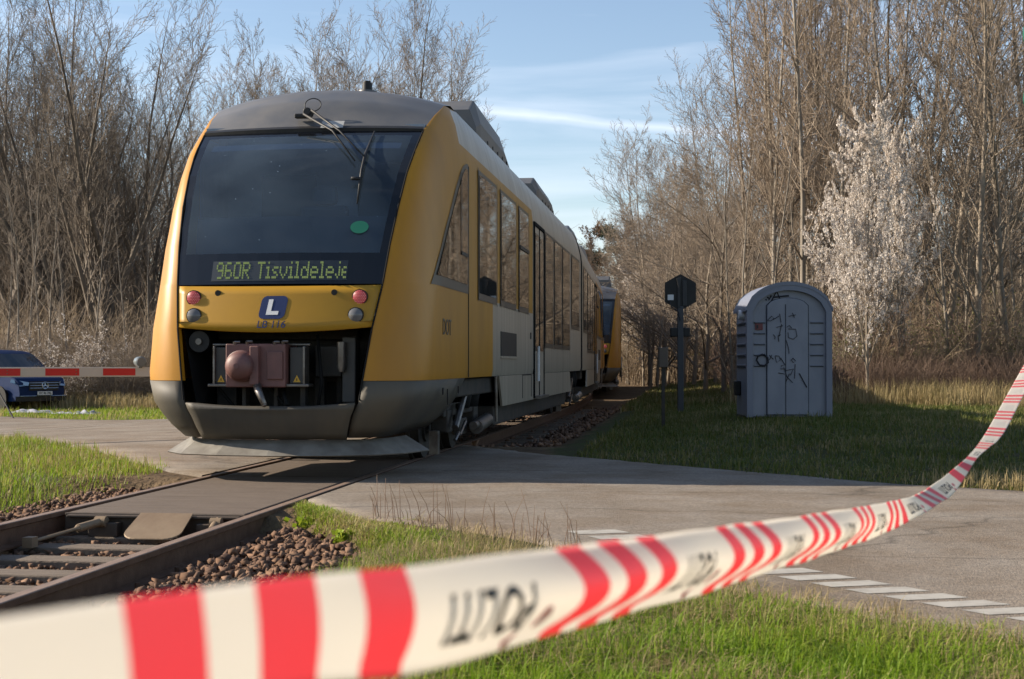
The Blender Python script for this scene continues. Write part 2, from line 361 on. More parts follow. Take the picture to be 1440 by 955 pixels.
MARK = mat('road_paint', (.36, .34, .30), (.24, .22, .19), 9, .8, lo=.4, hi=.75)
mb = MB()
for k in range(-9, 26):
    x, y = 1.56 + .135 * k, 7.47 - .2 * k
    q = [(x, y), (x + .33, y + .08), (x + .42, y - .05), (x + .085, y - .13)]
    mb.add([(p[0], p[1], float(gh(p[0], p[1])) + .033) for p in q], [(0, 3, 2, 1)])
o = mb.build('road_marking', MARK); o['kind'] = 'structure'
mb = MB(); ln = [(-12.6, 24.7 + .0), (-10.2, 28.4), (-8.4, 31.2), (-6.6, 34)]
mb.grid([[(x, y, float(gh(x, y)) + .038), (x + .12, y - .03, float(gh(x + .12, y - .03)) + .038)] for x, y in resample(ln, 24)])
o = mb.build('edge_line', MARK); o['kind'] = 'structure'

# ------------------------------------------------------------------ railway track and crossing
RUST = mat('rusty_rail', (.13, .075, .048), (.09, .05, .032), 9, .85, 0, bump=.15, bscale=60, spec=.2)
RTOP = mat('rail_top', (.24, .165, .12), (.17, .115, .085), 6, .6, .1, stretch=(6, 1, 1))
WOODS = mat('weathered_sleeper', (.17, .13, .095), (.10, .075, .055), 5, .85, bump=.4, bscale=30, stretch=(1, 8, 1))
def bend(t):      # far beyond the first carriage the line swings a little left
    return 0.0 if t < 31 else -.0016 * (t - 31) ** 2 * 1.0
tr_root = empty('railway_track', track(0, 0), -TH, 'rusty single railway track on brown ballast leading under the train', 'railway track')
for sx in (-1, 1):
    prof = [(-.07, -.172), (.07, -.172), (.07, -.16), (.012, -.145), (.012, -.045), (.036, -.035), (.036, -.004), (.03, 0), (-.03, 0), (-.036, -.004), (-.036, -.035), (-.012, -.045), (-.012, -.145), (-.07, -.16)]
    ts = list(np.linspace(-6, 70, 77)); mb = MB()
    mb.grid([[(sx * .7535 + p[0] + bend(t), t, p[1]) for p in prof] for t in ts], mi=lambda i, k: 1 if k in (6, 7, 8) else 0, closed=True)
    mb.build('rail', [RUST, RTOP], tr_root)
for k in range(62):
    t = 2.1 + k * .6
    if 9.9 < t < 19.3: continue
    mb = MB(); mb.box((bend(t) + random.uniform(-.03, .03), t, -.245), (2.5, .24, .15), 0, Matrix.Rotation(random.uniform(-.02, .02), 3, 'Z')); so_ = mb.build('sleeper', WOODS, tr_root, bevel=.012)
    if t < 12:
        for sx in (-1, 1):
            c = MB(); c.box((sx * .7535, t, -.168), (.32, .15, .014)); [c.tube([(sx * .7535 + d, t + e, -.165), (sx * .7535 + d, t + e, -.118)], .016, 6) for d, e in ((-.11, .03), (.11, -.03))]
            c.build('rail_fastening', RUST, so_)
DECK = mat('crossing_planks', (.085, .060, .042), (.125, .092, .066), 3, .82, bump=.35, bscale=40, stretch=(.6, 5, 1))
dk = empty('crossing_deck', track(0, 9.9), -TH, 'worn brown level crossing deck of boards between the rails', 'level crossing')
for k in range(8):                               # boards lie across the line
    mb = MB(); mb.box((0, .42 * k + .24 + (k > 0) * .0, -.05), (1.33, .41, .085)); mb.build('board', DECK, dk, bevel=.008)
mb = MB(); mb.box((0, 6.5, -.05), (1.33, 6.1, .082)); mb.build('board', DECK, dk, bevel=.008)
EDGE = mat('deck_edge_steel', (.06, .045, .035), (.09, .065, .045), 6, .7, .3)
mb = MB(); mb.box((0, .015, -.09), (1.36, .03, .16)); mb.box((.0, -.02, -.03), (1.3, .05, .02)); mb.box((-.35, -.05, -.12), (.22, .1, .1)); mb.box((.45, -.05, -.12), (.2, .1, .1)); mb.build('edge_beam', EDGE, dk, bevel=.006)
FLAP = mat('tan_steel_flap', (.23, .165, .10), (.18, .12, .07), 4, .62, .25, bump=.1, bscale=20)
mb = MB(); pts = []
outl = [(-.19, 0), (.205, 0), (.215, -.30)] + [(.215 - .10 + .10 * cos(a), -.30 - .10 * sin(a)) for a in np.linspace(0, pi / 2, 6)] + [(-.20 + .10 - .10 * sin(a), -.30 - .10 * cos(a)) for a in np.linspace(0, pi / 2, 6)] + [(-.20, -.30)]
th_ = .012
def flap(p, d): return (p[0] + .10 - p[1] * .03, -.03 + p[1] * .95 + d * .3, -.010 + p[1] * .34 + d * .95)
n = len(outl); mb.add([flap(p, 0) for p in outl] + [flap(p, th_) for p in outl], [tuple(range(n)), tuple(reversed(range(n, 2 * n)))] + [(i, i + n, (i + 1) % n + n, (i + 1) % n) for i in range(n)])
mb.build('deflector_plate', FLAP, dk, bevel=.004)
def rod(name, p0, p1):
    p0, p1 = Vector(p0), Vector(p1); d = p1 - p0
    mb = MB(); mb.tube([p0 + d * .0, p0 + d * .34], .030, 10); mb.tube([p0 + d * .34, p0 + d * .38, p1], [.026, .012, .012], 8)
    mb.tube([p0 - d.normalized() * .06, p0], .022, 8); mb.box(p1, (.07, .09, .07)); mb.tube([p0 + Vector((-.04, 0, 0)), p0 + Vector((.04, 0, 0))], .04, 10); mb.build(name, FLAP, dk, smooth=True, auto=40)
rod('anchor_rod', (-.36, -.10, -.06), (-.58, -.75, -.13)); rod('anchor_rod', (.50, -.10, -.06), (.52, -.42, -.17))

# ballast
def hull(seed):
    r = np.random.default_rng(seed); bm = bmesh.new(); p = r.normal(0, 1, (8, 3)); p /= np.linalg.norm(p, axis=1)[:, None]; p *= r.uniform(.7, 1.15, (8, 1)); p[:, 2] = np.clip(p[:, 2], -.6, .6)
    vs = [bm.verts.new(q) for q in p]; o = bmesh.ops.convex_hull(bm, input=vs); bmesh.ops.delete(bm, geom=[g for g in o['geom_interior'] if isinstance(g, bmesh.types.BMVert)], context='VERTS')
    bmesh.ops.triangulate(bm, faces=bm.faces); bm.verts.index_update(); bm.verts.ensure_lookup_table(); v = np.array([q.co[:] for q in bm.verts]); f = np.array([[q.index for q in x.verts] for x in bm.faces]); bm.free(); return v, f
HULLS = [hull(k) for k in range(9)]
def stones(name, P, size, m):
    VV, FF, AA, off = [], [], [], 0; which = rng.integers(0, len(HULLS), len(P))
    for h, (HV, HF) in enumerate(HULLS):
        Q = P[which == h]; n = len(Q)
        V = HV[None] * size * rng.uniform(.45, 1.5, (n, 1, 1)) * rng.uniform(.65, 1.3, (n, 1, 3))
        an = rng.uniform(0, 2 * pi, n); bn = rng.normal(0, .5, n); c, d = np.cos(an), np.sin(an); e, f = np.cos(bn), np.sin(bn)
        x, y, z = V[..., 0].copy(), V[..., 1].copy(), V[..., 2].copy()
        y, z = e[:, None] * y - f[:, None] * z, f[:, None] * y + e[:, None] * z
        x, y = c[:, None] * x - d[:, None] * y, d[:, None] * x + c[:, None] * y
        VV.append((np.stack([x, y, z], -1) + Q[:, None]).reshape(-1, 3)); FF.append((HF[None] + (np.arange(n) * len(HV))[:, None, None]).reshape(-1, 3) + off); AA.append(np.repeat(rng.uniform(0, 1, n), len(HV))); off += n * len(HV)
    return np_mesh(name, np.vstack(VV), np.vstack(FF), m, attr=np.concatenate(AA), kind='stuff')
STONE = ramp_attr('ballast_stone', [(0, (.06, .034, .024)), (.45, (.135, .075, .045)), (.8, (.21, .125, .078)), (1, (.11, .09, .075))], .85, nscale=1.5, nmix=.3)
def spread(n, l0, l1, t0, t1, zf, jz=.02):
    l = rng.uniform(l0, l1, n); t = rng.uniform(t0, t1, n); P = np.array([track(a, b)[:] for a, b in zip(l, t)]); P[:, 2] = zf(l, t) + rng.uniform(-jz, jz, n); return P
P1 = np.vstack([spread(3600, -.68, .68, 3, 9.75, lambda l, t: -.215 + 0 * l), spread(7000, .82, 2.15, 3.5, 10.25, lambda l, t: -.125 - .11 * ss(1.7, 2.2, l) - .09 * (1 - ss(.8, 1.05, l)), .025),
                spread(4200, -2.1, -.84, 8, 13.1, lambda l, t: -.13 - .06 * ss(1.6, 2, -l), .03)])
l1, t1 = lat_t(P1[:, 0], P1[:, 1]); P1 = P1[~((l1 > .8) & (t1 > 10.25 - (l1 - .84) * 1.5 + rng.normal(0, .12, len(l1))))]
stones('ballast', P1, .031, STONE)
tl = rng.uniform(18.9, 40, 5200); ll = rng.uniform(-2.3, 2.0, 5200); P2 = np.array([track(a + bend(b), b)[:] for a, b in zip(ll, tl)]); P2[:, 2] = gh(P2[:, 0], P2[:, 1]) + .05 + rng.uniform(-.02, .03, 5200)
stones('ballast', P2, .05, STONE)

# ------------------------------------------------------------------ train
ZL = [.39, .5, .6, .72, .92, 1.0, 1.41, 1.82, 1.85, 2.2, 2.6, 2.94, 3.2, 3.34, 3.46, 3.66, 3.82, 3.94]
def fm(z): return interp(z, [.39, .6, .72, 1.0, 1.41, 1.82, 2.2, 2.6, 2.94, 3.2, 3.46, 3.66, 3.82, 3.94], [.70, .77, .83, .87, .93, .993, 1.03, 1.07, 1.10, 1.13, 1.15, 1.20, 1.24, 1.18])
def fy(z): return interp(z, [.39, .5, .6, .72, 1.0, 1.41, 1.82, 2.2, 2.6, 2.94, 3.2, 3.46, 3.66, 3.82, 3.94], [.14, .07, .03, 0, .04, .11, .27, .41, .62, .86, 1.12, 1.465, 1.8, 2.15, 3.2])
def fW(z): return interp(z, [.39, .5, .6, .73, .85, 1.0, 3.2, 3.34, 3.46, 3.66, 3.82, 3.94], [1.0, 1.13, 1.22, 1.305, 1.35, 1.375, 1.375, 1.37, 1.355, 1.31, 1.255, 1.185])
def fD(z): return interp(z, [.39, .6, 1.0, 1.4, 1.82, 2.2, 2.6, 2.94, 3.2, 3.46, 3.66, 3.82, 3.94], [.5, .6, .66, .72, .82, .92, 1.0, 1.05, 1.05, .95, .65, .25, .02])
def fb(z): return interp(z, [.39, .72, 1.41, 1.82, 2.6, 3.46], [.10, .10, .10, .11, .13, .11])
def side_x(y, z):
    m, y0, W, D = fm(z), fy(z), fW(z), fD(z)
    if y >= y0 + D: return W
    c = 1 - max(0, (y - y0) / D); return m + (W - m) * sqrt(max(0, 1 - c * c))
def mask_pt(s, z, off=0): 
    return (fm(z) * s, fy(z) - fb(z) * (1 - s * s) + off, z)
CARL = 18.4
def text_mesh(txt, size, extrude=0.002, shear=0, bold=0):
    c = bpy.data.curves.new('txt', 'FONT'); c.body = txt; c.size = size; c.extrude = extrude; c.align_x = 'CENTER'; c.align_y = 'CENTER'; c.shear = shear; c.offset = bold; c.resolution_u = 3
    o = bpy.data.objects.new('txt', c); COL.objects.link(o); dg = bpy.context.evaluated_depsgraph_get(); me = bpy.data.meshes.new_from_object(o.evaluated_get(dg)); bpy.data.objects.remove(o); bpy.data.curves.remove(c); return me
def text_obj(name, txt, size, m, parent, fn, shear=0, bold=0, ex=.002):
    me = text_mesh(txt, size, ex, shear, bold); me.materials.clear(); me.materials.append(m)
    for v in me.vertices: v.co = fn(v.co.x, v.co.y, v.co.z)
    me.update(); o = bpy.data.objects.new(name, me); COL.objects.link(o); o.parent = parent; return o
FONT5 = {'9': '01110 10001 10001 01111 00001 00001 01110', '6': '01110 10000 10000 11110 10001 10001 01110', '0': '01110 10001 10001 10001 10001 10001 01110', 'R': '11110 10001 10001 11110 10100 10010 10001',
 ' ': '000 000 000 000 000 000 000', 'T': '11111 00100 00100 00100 00100 00100 00100', 'i': '010 000 110 010 010 010 111', 's': '0000 0000 0111 1000 0110 0001 1110', 'v': '00000 00000 10001 10001 10001 01010 00100',
 'l': '110 010 010 010 010 010 111', 'd': '00001 00001 01101 10011 10001 10001 01111', 'e': '00000 00000 01110 10001 11111 10000 01110', 'j': '001 000 001 001 001 101 010'}
def build_car(root, lead=True):
    ny = 10
    def rows(zlist, yend, ystart=None):
        out = []
        for z in zlist:
            m, y0, W, D = fm(z), fy(z), fW(z), fD(z); r = []
            for k in range(ny + 1):
                a = k / ny * pi / 2; r.append((m + (W - m) * sin(a), y0 + D * (1 - cos(a)), z))
            for y in yend: r.append((W, max(y, r[-1][1] + .001), z))
            out.append(r)
        return out
    yst = [3.25, 3.6, 4.3, 4.85, 7.0, 9.2, 10.8, 13, 16.2, CARL]
    zb = [z for z in ZL if z >= .92]
    R = rows(zb, yst)
    def mi(i, k):
        z = (zb[i] + zb[i + 1]) / 2; c = k - ny
        if z > 3.46: return 1 if c >= 0 else 0
        if c < 4: return 0
        if z > 1.85 and c < 6: return 0
        return 1
    mb = MB(); mb.grid(R, mi); mb.grid([[(-x, y, z) for x, y, z in r] for r in R], mi)
    endc = [(r[-1][0], CARL, r[-1][2]) for r in R]
    mb.add([(x, y, z) for x, y, z in endc] + [(-x, y, z) for x, y, z in endc][::-1], [tuple(range(2 * len(endc)))], 2)
    # flange of the mask opening: the shell turns in along the mask edge
    for s in (-1, 1):
        mb.grid([[(s * fm(z), fy(z), z), (s * (fm(z) - .015), fy(z) + .05, z)] for z in zb if z <= 3.9], 0)
    mb.build('body', [M['yellow'], M['silver'], M['dark']], root, smooth=True, auto=38)
    for s in (-1, 1):
        mb = MB(); mb.tube([(s * (fm(z) + .002), fy(z) - .002, z) for z in np.linspace(.74, 3.44, 30)], .009, 6); mb.build('mask_seal', M['rubber'], root)
    # lower cab fairing
    zl = [z for z in ZL if z <= .92]; R = rows(zl, [1.6, 2.2]); mb = MB()
    for r in R: r.append((r[-1][0], 2.75 - (.92 - r[-1][2]) * .75, r[-1][2]))
    R[-1] = [(x + .004, y, z - .004) for x, y, z in R[-1]]
    mb.grid(R); mb.grid([[(-x, y, z) for x, y, z in r] for r in R])
    fo = mb.build('lower_fairing', M['grey'], root, smooth=True, auto=40); md = fo.modifiers.new('solid', 'SOLIDIFY'); md.thickness = .03; md.offset = -1
    mb = MB(); mb.box((1.378, 1.95, .66), (.012, .75, .006)); mb.box((1.378, 1.58, .74), (.012, .006, .16)); mb.box((1.372, 2.28, .8), (.014, .02, .07)); mb.box((1.372, 1.35, .8), (.014, .02, .07)); mb.build('hatch_seam', M['black'], root)
    # bumper
    mb = MB(); zz = [.39, .45, .5, .6, .66, .70]
    mb.grid([[(fm(z) * .99 * s, fy(z) - fb(z) * (1 - s * s) - .004, z if z < .69 else z + .02 - .05 * (1 - s * s)) for s in np.linspace(-.985, .985, 21)] for z in zz])
    bo = mb.build('bumper', M['grey'], root, smooth=True, auto=40, face=(0, -1, 0)); md = bo.modifiers.new('solid', 'SOLIDIFY'); md.thickness = .05; md.offset = 0
    mb = MB(); mb.grid([[(fm(z) * s, fy(z) - fb(z) * (1 - s * s) + .05, z) for s in (-1.02, -.98, -.94)] for z in zz]); mb.build('bumper_joint', M['black'], root); mb = MB(); mb.grid([[(fm(z) * s, fy(z) - fb(z) * (1 - s * s) + .05, z) for s in (.94, .98, 1.02)] for z in zz]); mb.build('bumper_joint', M['black'], root)
    # plough
    mb = MB(); top = [(-1.05, 1.1), (-.98, .62), (-.8, .30), (-.45, .15), (0, .10), (.45, .15), (.8, .30), (.98, .62), (1.05, 1.1)]; bot = [(-1.30, 1.0), (-1.16, .45), (-.9, .10), (-.5, -.06), (0, -.12), (.5, -.06), (.9, .10), (1.16, .45), (1.30, 1.0)]
    mb.grid([[(x, y, .37) for x, y in top], [(x, y, .235) for x, y in bot], [(x, y + .02, .225) for x, y in bot]])
    po = mb.build('snow_plough', M['plough'], root); md = po.modifiers.new('solid', 'SOLIDIFY'); md.thickness = .02
    # front panel
    mb = MB(); sz = np.linspace(-1, 1, 25)
    def zp(z, s): return z - (.05 - .038 * (z - 1.42) / .392) * (1 - s * s)
    mb.grid([[(fm(z) * s * .995, fy(z) - fb(z) * (1 - s * s) - .004, zp(z, s)) for s in sz] for z in (1.42, 1.5, 1.58, 1.66, 1.74, 1.812)])
    po = mb.build('front_panel', M['panel'], root, smooth=True, face=(0, -1, 0)); md = po.modifiers.new('solid', 'SOLIDIFY'); md.thickness = .02; md.offset = -1
    def onp(x, z, d=0):      # a point on the front panel
        q = z
        for _ in range(4): q = z + (q - zp(q, x / fm(q) / .995))
        s = x / fm(q) / .995; return Vector((x, fy(q) - fb(q) * (1 - s * s) - .006 - d, z))
    def lamp(name, x, z, r, m, dots=False):
        c = onp(x, z); mb = MB(); mb.tube([c + Vector((0, .03, 0)), c + Vector((0, -.012, 0))], r * 1.12, 24); lo = mb.build(name, M['black'], root, smooth=True, auto=40)
        mb = MB(); nn = 20; vs = [c + Vector((0, -.014 - .025 * (1 - (q / 4) ** 2), 0)) + Vector((cos(a), 0, sin(a))) * r * q / 4 for q in (4, 3, 2, 1) for a in [2 * pi * k / nn for k in range(nn)]] + [c + Vector((0, -.039, 0))]
        fs = [(i * nn + k, i * nn + (k + 1) % nn, (i + 1) * nn + (k + 1) % nn, (i + 1) * nn + k) for i in range(3) for k in range(nn)] + [(3 * nn + k, 3 * nn + (k + 1) % nn, 4 * nn) for k in range(nn)]
        mb.add(vs, fs); mb.build('lens', m, lo, smooth=True)
        if dots:
            mb = MB()
            for i in range(-4, 5):
                for k in range(-4, 5):
                    px, pz = i * .016 + (k % 2) * .008, k * .014
                    if px * px + pz * pz < (r * .9) ** 2:
                        q = c + Vector((px, -.043 + .025 * (px * px + pz * pz) / r / r, pz)); mb.box(q, (.005, .004, .005))
            mb.build('diodes', M['lamp_dot'], lo)
    for sx in (-1, 1):
        lamp('tail_lamp', sx * .80, 1.695, .066, M['lamp_red'], True); lamp('headlight', sx * .775, 1.525, .066, M['lamp_glass'])
        c = onp(sx * .56, 1.74); mb = MB(); mb.tube([c + Vector((0, .03, 0)), c + Vector((0, -.008, 0))], .028, 16); mb.build('sensor_hole', M['black'], root)
    # windscreen: black surround ring, tinted glass, destination display
    zs = [1.822, 2.12, 2.4, 2.7, 2.94, 3.12, 3.28, 3.38, 3.455]; sv = [-1, -.93] + list(np.linspace(-.8, .8, 9)) + [.93, 1]
    mb = MB(); gl = MB()
    for i in range(len(zs) - 1):
        for k in range(len(sv) - 1):
            q = [mask_pt(sv[k], zs[i]), mask_pt(sv[k + 1], zs[i]), mask_pt(sv[k + 1], zs[i + 1]), mask_pt(sv[k], zs[i + 1])]
            q = [(x * .995, y, z) for x, y, z in q]
            (gl if (1 <= i < len(zs) - 2 and 1 <= k < len(sv) - 2) else mb).add(q, [(0, 1, 2, 3)])
    mb.build('windscreen_surround', M['blackgloss'], root, face=(0, -1, 0)); g = gl.build('windscreen', M['glass'], root, smooth=True, face=(0, -1, 0))
    for me in (g.data,):
        bm = bmesh.new(); bm.from_mesh(me); bmesh.ops.remove_doubles(bm, verts=bm.verts, dist=1e-4); bmesh.ops.recalc_face_normals(bm, faces=bm.faces)
        if sum((f.normal.y for f in bm.faces)) > 0: bmesh.ops.reverse_faces(bm, faces=bm.faces)
        bm.to_mesh(me); bm.free()
    mb = MB(); mb.grid([[mask_pt(s, z, .16) for s in np.linspace(-.9, .9, 9)] for z in (1.85, 2.5)]); mb.box((0, .95, 2.12), (1.7, .9, .06)); mb.box((-.45, .8, 2.28), (.42, .25, .3)); mb.box((.5, .85, 2.26), (.5, .2, .26)); mb.build('driver_desk', M['intdark'], root)
    mb = MB(); mb.box((0, 2.35, 2.7), (2.4, .05, 1.7)); mb.box((0, 1.5, 1.86), (2.1, 2.2, .04)); mb.box((-1.24, 2.0, 2.7), (.03, .8, 1.5)); mb.box((1.24, 2.0, 2.7), (.03, .8, 1.5)); mb.box((0, 1.95, 3.5), (2.3, .9, .04)); mb.build('cab_lining', M['int'], root)
    mb = MB(); mb.box((-.5, 2.30, 2.75), (.62, .03, .75)); mb.box((.62, 2.30, 2.6), (.7, .03, 1.3)); mb.build('bulkhead_door', M['intdark'], root, bevel=.02)
    mb = MB(); mb.box((.05, 1.75, 2.35), (.5, .12, .75)); mb.box((.05, 1.75, 2.83), (.26, .1, .2)); mb.build('driver_seat', M['intdark'], root, bevel=.04)
    mb = MB(); mb.grid([[mask_pt(s, z, .02) for s in np.linspace(-.86, .86, 9)] for z in (3.22, 3.29)]); mb.build('sun_blind', M['int'], root)
    # roof
    EY = [1.465, 1.8, 2.15, 2.6, 3.2]; EM = [1.15, 1.2, 1.24, 1.225, 1.18]; EZ = [3.46, 3.66, 3.82, 3.90, 3.94]; CY = [1.35, 1.66, 2.0, 2.5, 3.2]; CZ = [3.47, 3.80, 3.985, 4.07, 4.10]
    mb = MB(); rws = []
    for q in np.linspace(0, 4, 17):
        e = [interp(q, range(5), T) for T in (EY, EM, EZ, CY, CZ)]
        rws.append([(e[1] * s, e[0] + (e[3] - e[0]) * (1 - s * s), e[2] + (e[4] - e[2]) * (1 - abs(s) ** 2.2)) for s in np.linspace(-1, 1, 21)])
    mb.grid(rws); mb.build('cab_roof', M['roof'], root, smooth=True)
    mb = MB(); mb.grid([[(x * .998, y - .03, z - .055) for x, y, z in rws[0]], [(x, y - .035, z + .0) for x, y, z in rws[0]], [(x, y + .02, z + .03) for x, y, z in rws[0]]]); mb.build('roof_lip', M['black'], root)
    if lead:
        mb = MB(); mb.grid([[(x, y - .045, z + .0) for x, y, z in (rws[0][11], rws[0][12], rws[0][13])], [(x, y - .005, z + .045) for x, y, z in tuple(tuple(np.array(rws[0][q]) * .55 + np.array(rws[1][q]) * .45) for q in (11, 12, 13))]]); o_ = mb.build('name_plate', M['plate'], root); 
    mb = MB(); rws = [[(1.18 * s, y, 3.94 + .16 * (1 - abs(s) ** 2.2)) for s in np.linspace(-1, 1, 21)] for y in (3.2, 6, 10, 14, CARL)]
    mb.grid(rws); mb.build('roof', M['roof'], root, smooth=True)
    for y0, y1, hz_ in ((5.9, 9.5, 4.62), (13.0, 16.6, 4.5)):
        ro = MB(); pr = [(-1.02, 3.94), (-1.02, 4.3), (-.93, hz_), (.93, hz_), (1.02, 4.3), (1.02, 3.94)]
        ro.grid([[(x * sc, y, 3.96 + (z - 3.96) * h) for x, z in pr] for y, sc, h in ((y0, .98, .75), (y0 + .25, 1, 1), (y1 - .9, 1, .86), (y1, .97, .45))]); ro.add([(x * .98, y0, 3.96 + (z - 3.96) * .75) for x, z in pr], [tuple(range(6))]); ro.add([(x * .97, y1, 3.96 + (z - 3.96) * .45) for x, z in pr], [tuple(range(6))])
        ru = ro.build('roof_unit', M['roof'], root, bevel=.02)
        g_ = MB()
        for k in range(5):
            for s in (-1, 1): g_.tube([(s * 1.0, y0 + .9 + k * .5, 4.14), (s * 1.028, y0 + .9 + k * .5, 4.14)], .03, 10)
        g_.build('vent_hole', M['black'], ru)
    mb = MB(); mb.tube([(-.08, 4.2, 4.05), (-.08, 4.2, 4.40)], [.17, .11], 16); mb.tube([(-.08, 4.2, 4.40), (-.08, 4.2, 4.50)], [.065, .06], 16, 1); mb.tube([(-.08, 4.2, 4.50), (-.08, 4.2, 4.52)], .045, 12, 1); mb.build('roof_antenna', [M['roof'], M['black']], root, smooth=True, auto=40)
    # coupling compartment
    mb = MB(); 
    mb.grid([[(s * (fm(z) - .02), fy(z) + .05, z), (s * .78, .95, z)] for s in (1,) for z in (.5, 1.5)]); mb.grid([[(-(fm(z) - .02), fy(z) + .05, z), (-.78, .95, z)] for z in (.5, 1.5)])
    mb.add([(-.8, .95, .45), (.8, .95, .45), (.8, .95, 1.5), (-.8, .95, 1.5)], [(0, 1, 2, 3)]); mb.add([(-.95, .1, 1.47), (.95, .1, 1.47), (.85, .95, 1.47), (-.85, .95, 1.47)], [(0, 1, 2, 3)]); mb.add([(-.85, .15, .5), (.85, .15, .5), (.85, .95, .5), (-.85, .95, .5)], [(0, 1, 2, 3)])
    co_ = mb.build('coupler_compartment', M['black'], root)
    mb = MB(); mb.box((0, .8, .95), (1.5, .06, .1)); mb.box((.48, .7, .9), (.06, .06, .6)); mb.box((.3, .65, .75), (.1, .1, .4)); mb.box((-.62, .7, .85), (.2, .2, .4)); mb.box((-.05, .78, 1.36), (1.4, .12, .1)); mb.build('headstock', M['dark'], root, bevel=.01)
    mb = MB(); c = Vector((-.745, .22, 1.285)); mb.tube([c, c + Vector((0, -.05, 0))], .10, 24); mb.tube([c + Vector((0, -.05, 0)), c + Vector((0, -.07, 0))], .03, 14, 1); mb.build('horn', [M['black'], M['steel']], root, smooth=True, auto=40)
    mb = MB(); mb.box((.40, .6, 1.1), (.26, .1, .3)); mb.box((.66, .42, 1.02), (.13, .2, .62)); mb.build('brake_cabinet', M['gear'], root, bevel=.012)
    mb = MB(); mb.tube([(.60, .28, 1.0), (.60, .28, 1.05), (.60, .28, 1.28)], [.03, .045, .045], 12); mb.build('pressure_bottle', M['steel'], root, smooth=True, auto=40)
    cp = MB(); cp.box((-.16, .25, 1.06), (.575, .4, .405)); cp.box((-.16, .7, 1.02), (.26, .6, .26)); cpl = cp.build('coupler', M['coupler'], root, bevel=.012)
    mb = MB(); nn = 24; c = Vector((-.29, .05, 1.055))
    prof = [(.148, 0), (.148, -.035), (.135, -.045), (.132, -.085), (.112, -.125), (.07, -.152), (.025, -.16)]
    mb.grid([[c + Vector((r * cos(a), d, r * sin(a))) for a in [2 * pi * k / nn for k in range(nn)]] for r, d in prof], closed=True); mb.tube([c + Vector((0, -.15, 0)), c + Vector((0, -.166, 0))], .025, 12); mb.build('coupling_dome', M['coupler'], cpl, smooth=True, auto=32)
    mb = MB(); mb.box((-.155, .02, 1.06), (.085, .07, .36)); mb.build('coupling_hook_plate', M['coupler'], cpl, bevel=.01)
    mb = MB(); mb.box((.03, .04, 1.06), (.15, .022, .26)); mb.build('coupling_face_plate', M['coupler'], cpl, bevel=.008)
    mb = MB(); mb.tube([(-.13, .02, .87), (-.11, -.03, .84), (-.015, -.13, .70)], [.04, .036, .026], 12); mb.tube([(-.015, -.13, .70), (-.01, -.135, .693)], .02, 10); mb.build('hose', M['steel'], cpl, smooth=True)
    mb = MB(); mb.tube([(.05, .25, .84), (.09, .15, .76), (.13, .1, .69)], [.022, .02, .024], 8); mb.build('hose', M['rubber'], cpl, smooth=True)
    for x0, wd_, out in ((-.515, .12, -1), (.215, .14, 1)):
        mb = MB(); mb.box((x0, .2, 1.06), (wd_, .14, .34)); mb.box((x0 + out * wd_ * .52, .18, 1.06), (.022, .16, .36), 1); mb.box((x0 + out * .01, .17, .875), (wd_ + .09, .18, .03), 1); mb.box((x0, .2, 1.255), (wd_ + .08, .05, .022), 1)
        e = mb.build('electric_head', [M['gear'], M['steel']], cpl, bevel=.008)
        mb = MB(); mb.add([(x0 - .035, .126, .905), (x0 + .035, .126, .905), (x0, .126, .972)], [(0, 1, 2)]); mb.build('warning_triangle', M['hazard'], e)
        mb = MB(); mb.box((x0, .124, .93), (.007, .002, .022)); mb.build('warning_mark', M['ink'], e)
    for x, z in ((-.36, 1.27), (-.24, 1.275), (.02, 1.27), (.10, 1.275)):
        mb = MB(); mb.tube([(x, .07, z - .03), (x, .05, z + .012)], .016, 10); mb.tube([(x, .05, z + .008), (x + .05, .06, z + .008)], .012, 8); mb.build('coupler_valve', M['steel'], cpl)
    for c, d in (((-.33, .3, .72), (.04, .12, .3)), ((-.02, .3, .72), (.04, .12, .3)), ((.25, .25, .74), (.05, .1, .26))): mb = MB(); mb.box(c, d); mb.build('coupler_support', M['dark'], cpl, bevel=.006)
    for i, pts in enumerate((((-.70, .4, 1.2), (-.6, .3, .85), (-.42, .35, .62), (-.2, .4, .6)), ((.35, .35, 1.35), (.42, .25, .9), (.36, .3, .62)), ((-.1, .3, .86), (.1, .2, .66), (.4, .35, .6), (.62, .4, .75)))):
        mb = MB(); mb.tube(pts, .016, 8); mb.build('brake_hose', M['rubber'], root, smooth=True)
    # triangular cab windows and side windows
    def wmap(s, y, z, d): return (s * (side_x(y, z) + d), y - d * (.5 if y < 1.6 else 0), z)
    for s in (-1, 1):
        def yf(z): return interp(z, [1.85, 2.4, 2.92, 3.15, 3.24, 3.29], [.80, 1.4, 2.05, 2.38, 2.58, 2.80])
        zz = [1.85, 1.92, 2.05, 2.2, 2.4, 2.6, 2.75, 2.92, 3.05, 3.15, 3.24, 3.29]
        def colm(z, i0, i1, n=9): return [i0 + (i1 - i0) * k / (n - 1) for k in range(n)]
        mb = MB(); mb.grid([[wmap(s, y, z, .006) for y in colm(z, yf(z), 2.9)] for z in zz]); f_ = mb.build('cab_side_window', M['winframe'], root, smooth=True)
        zz2 = [1.95, 2.05, 2.2, 2.4, 2.6, 2.75, 2.92, 3.05, 3.15, 3.22]
        mb = MB(); mb.grid([[wmap(s, y, z, .012) for y in colm(z, min(yf(z) + .1 + .04 * (z - 1.9), 2.72), 2.82)] for z in zz2]); mb.build('pane', M['pane'], f_, smooth=True)
        mb = MB(); mb.grid([[wmap(s, y, z, .018) for y in (2.36, 2.4)] for z in (2.25, 2.6, 2.92, 3.14)]); mb.grid([[wmap(s, y, z, .018) for y in (2.36, 2.6, 2.82)] for z in (2.25, 2.29)]); mb.build('opening_light_frame', M['black'], f_)
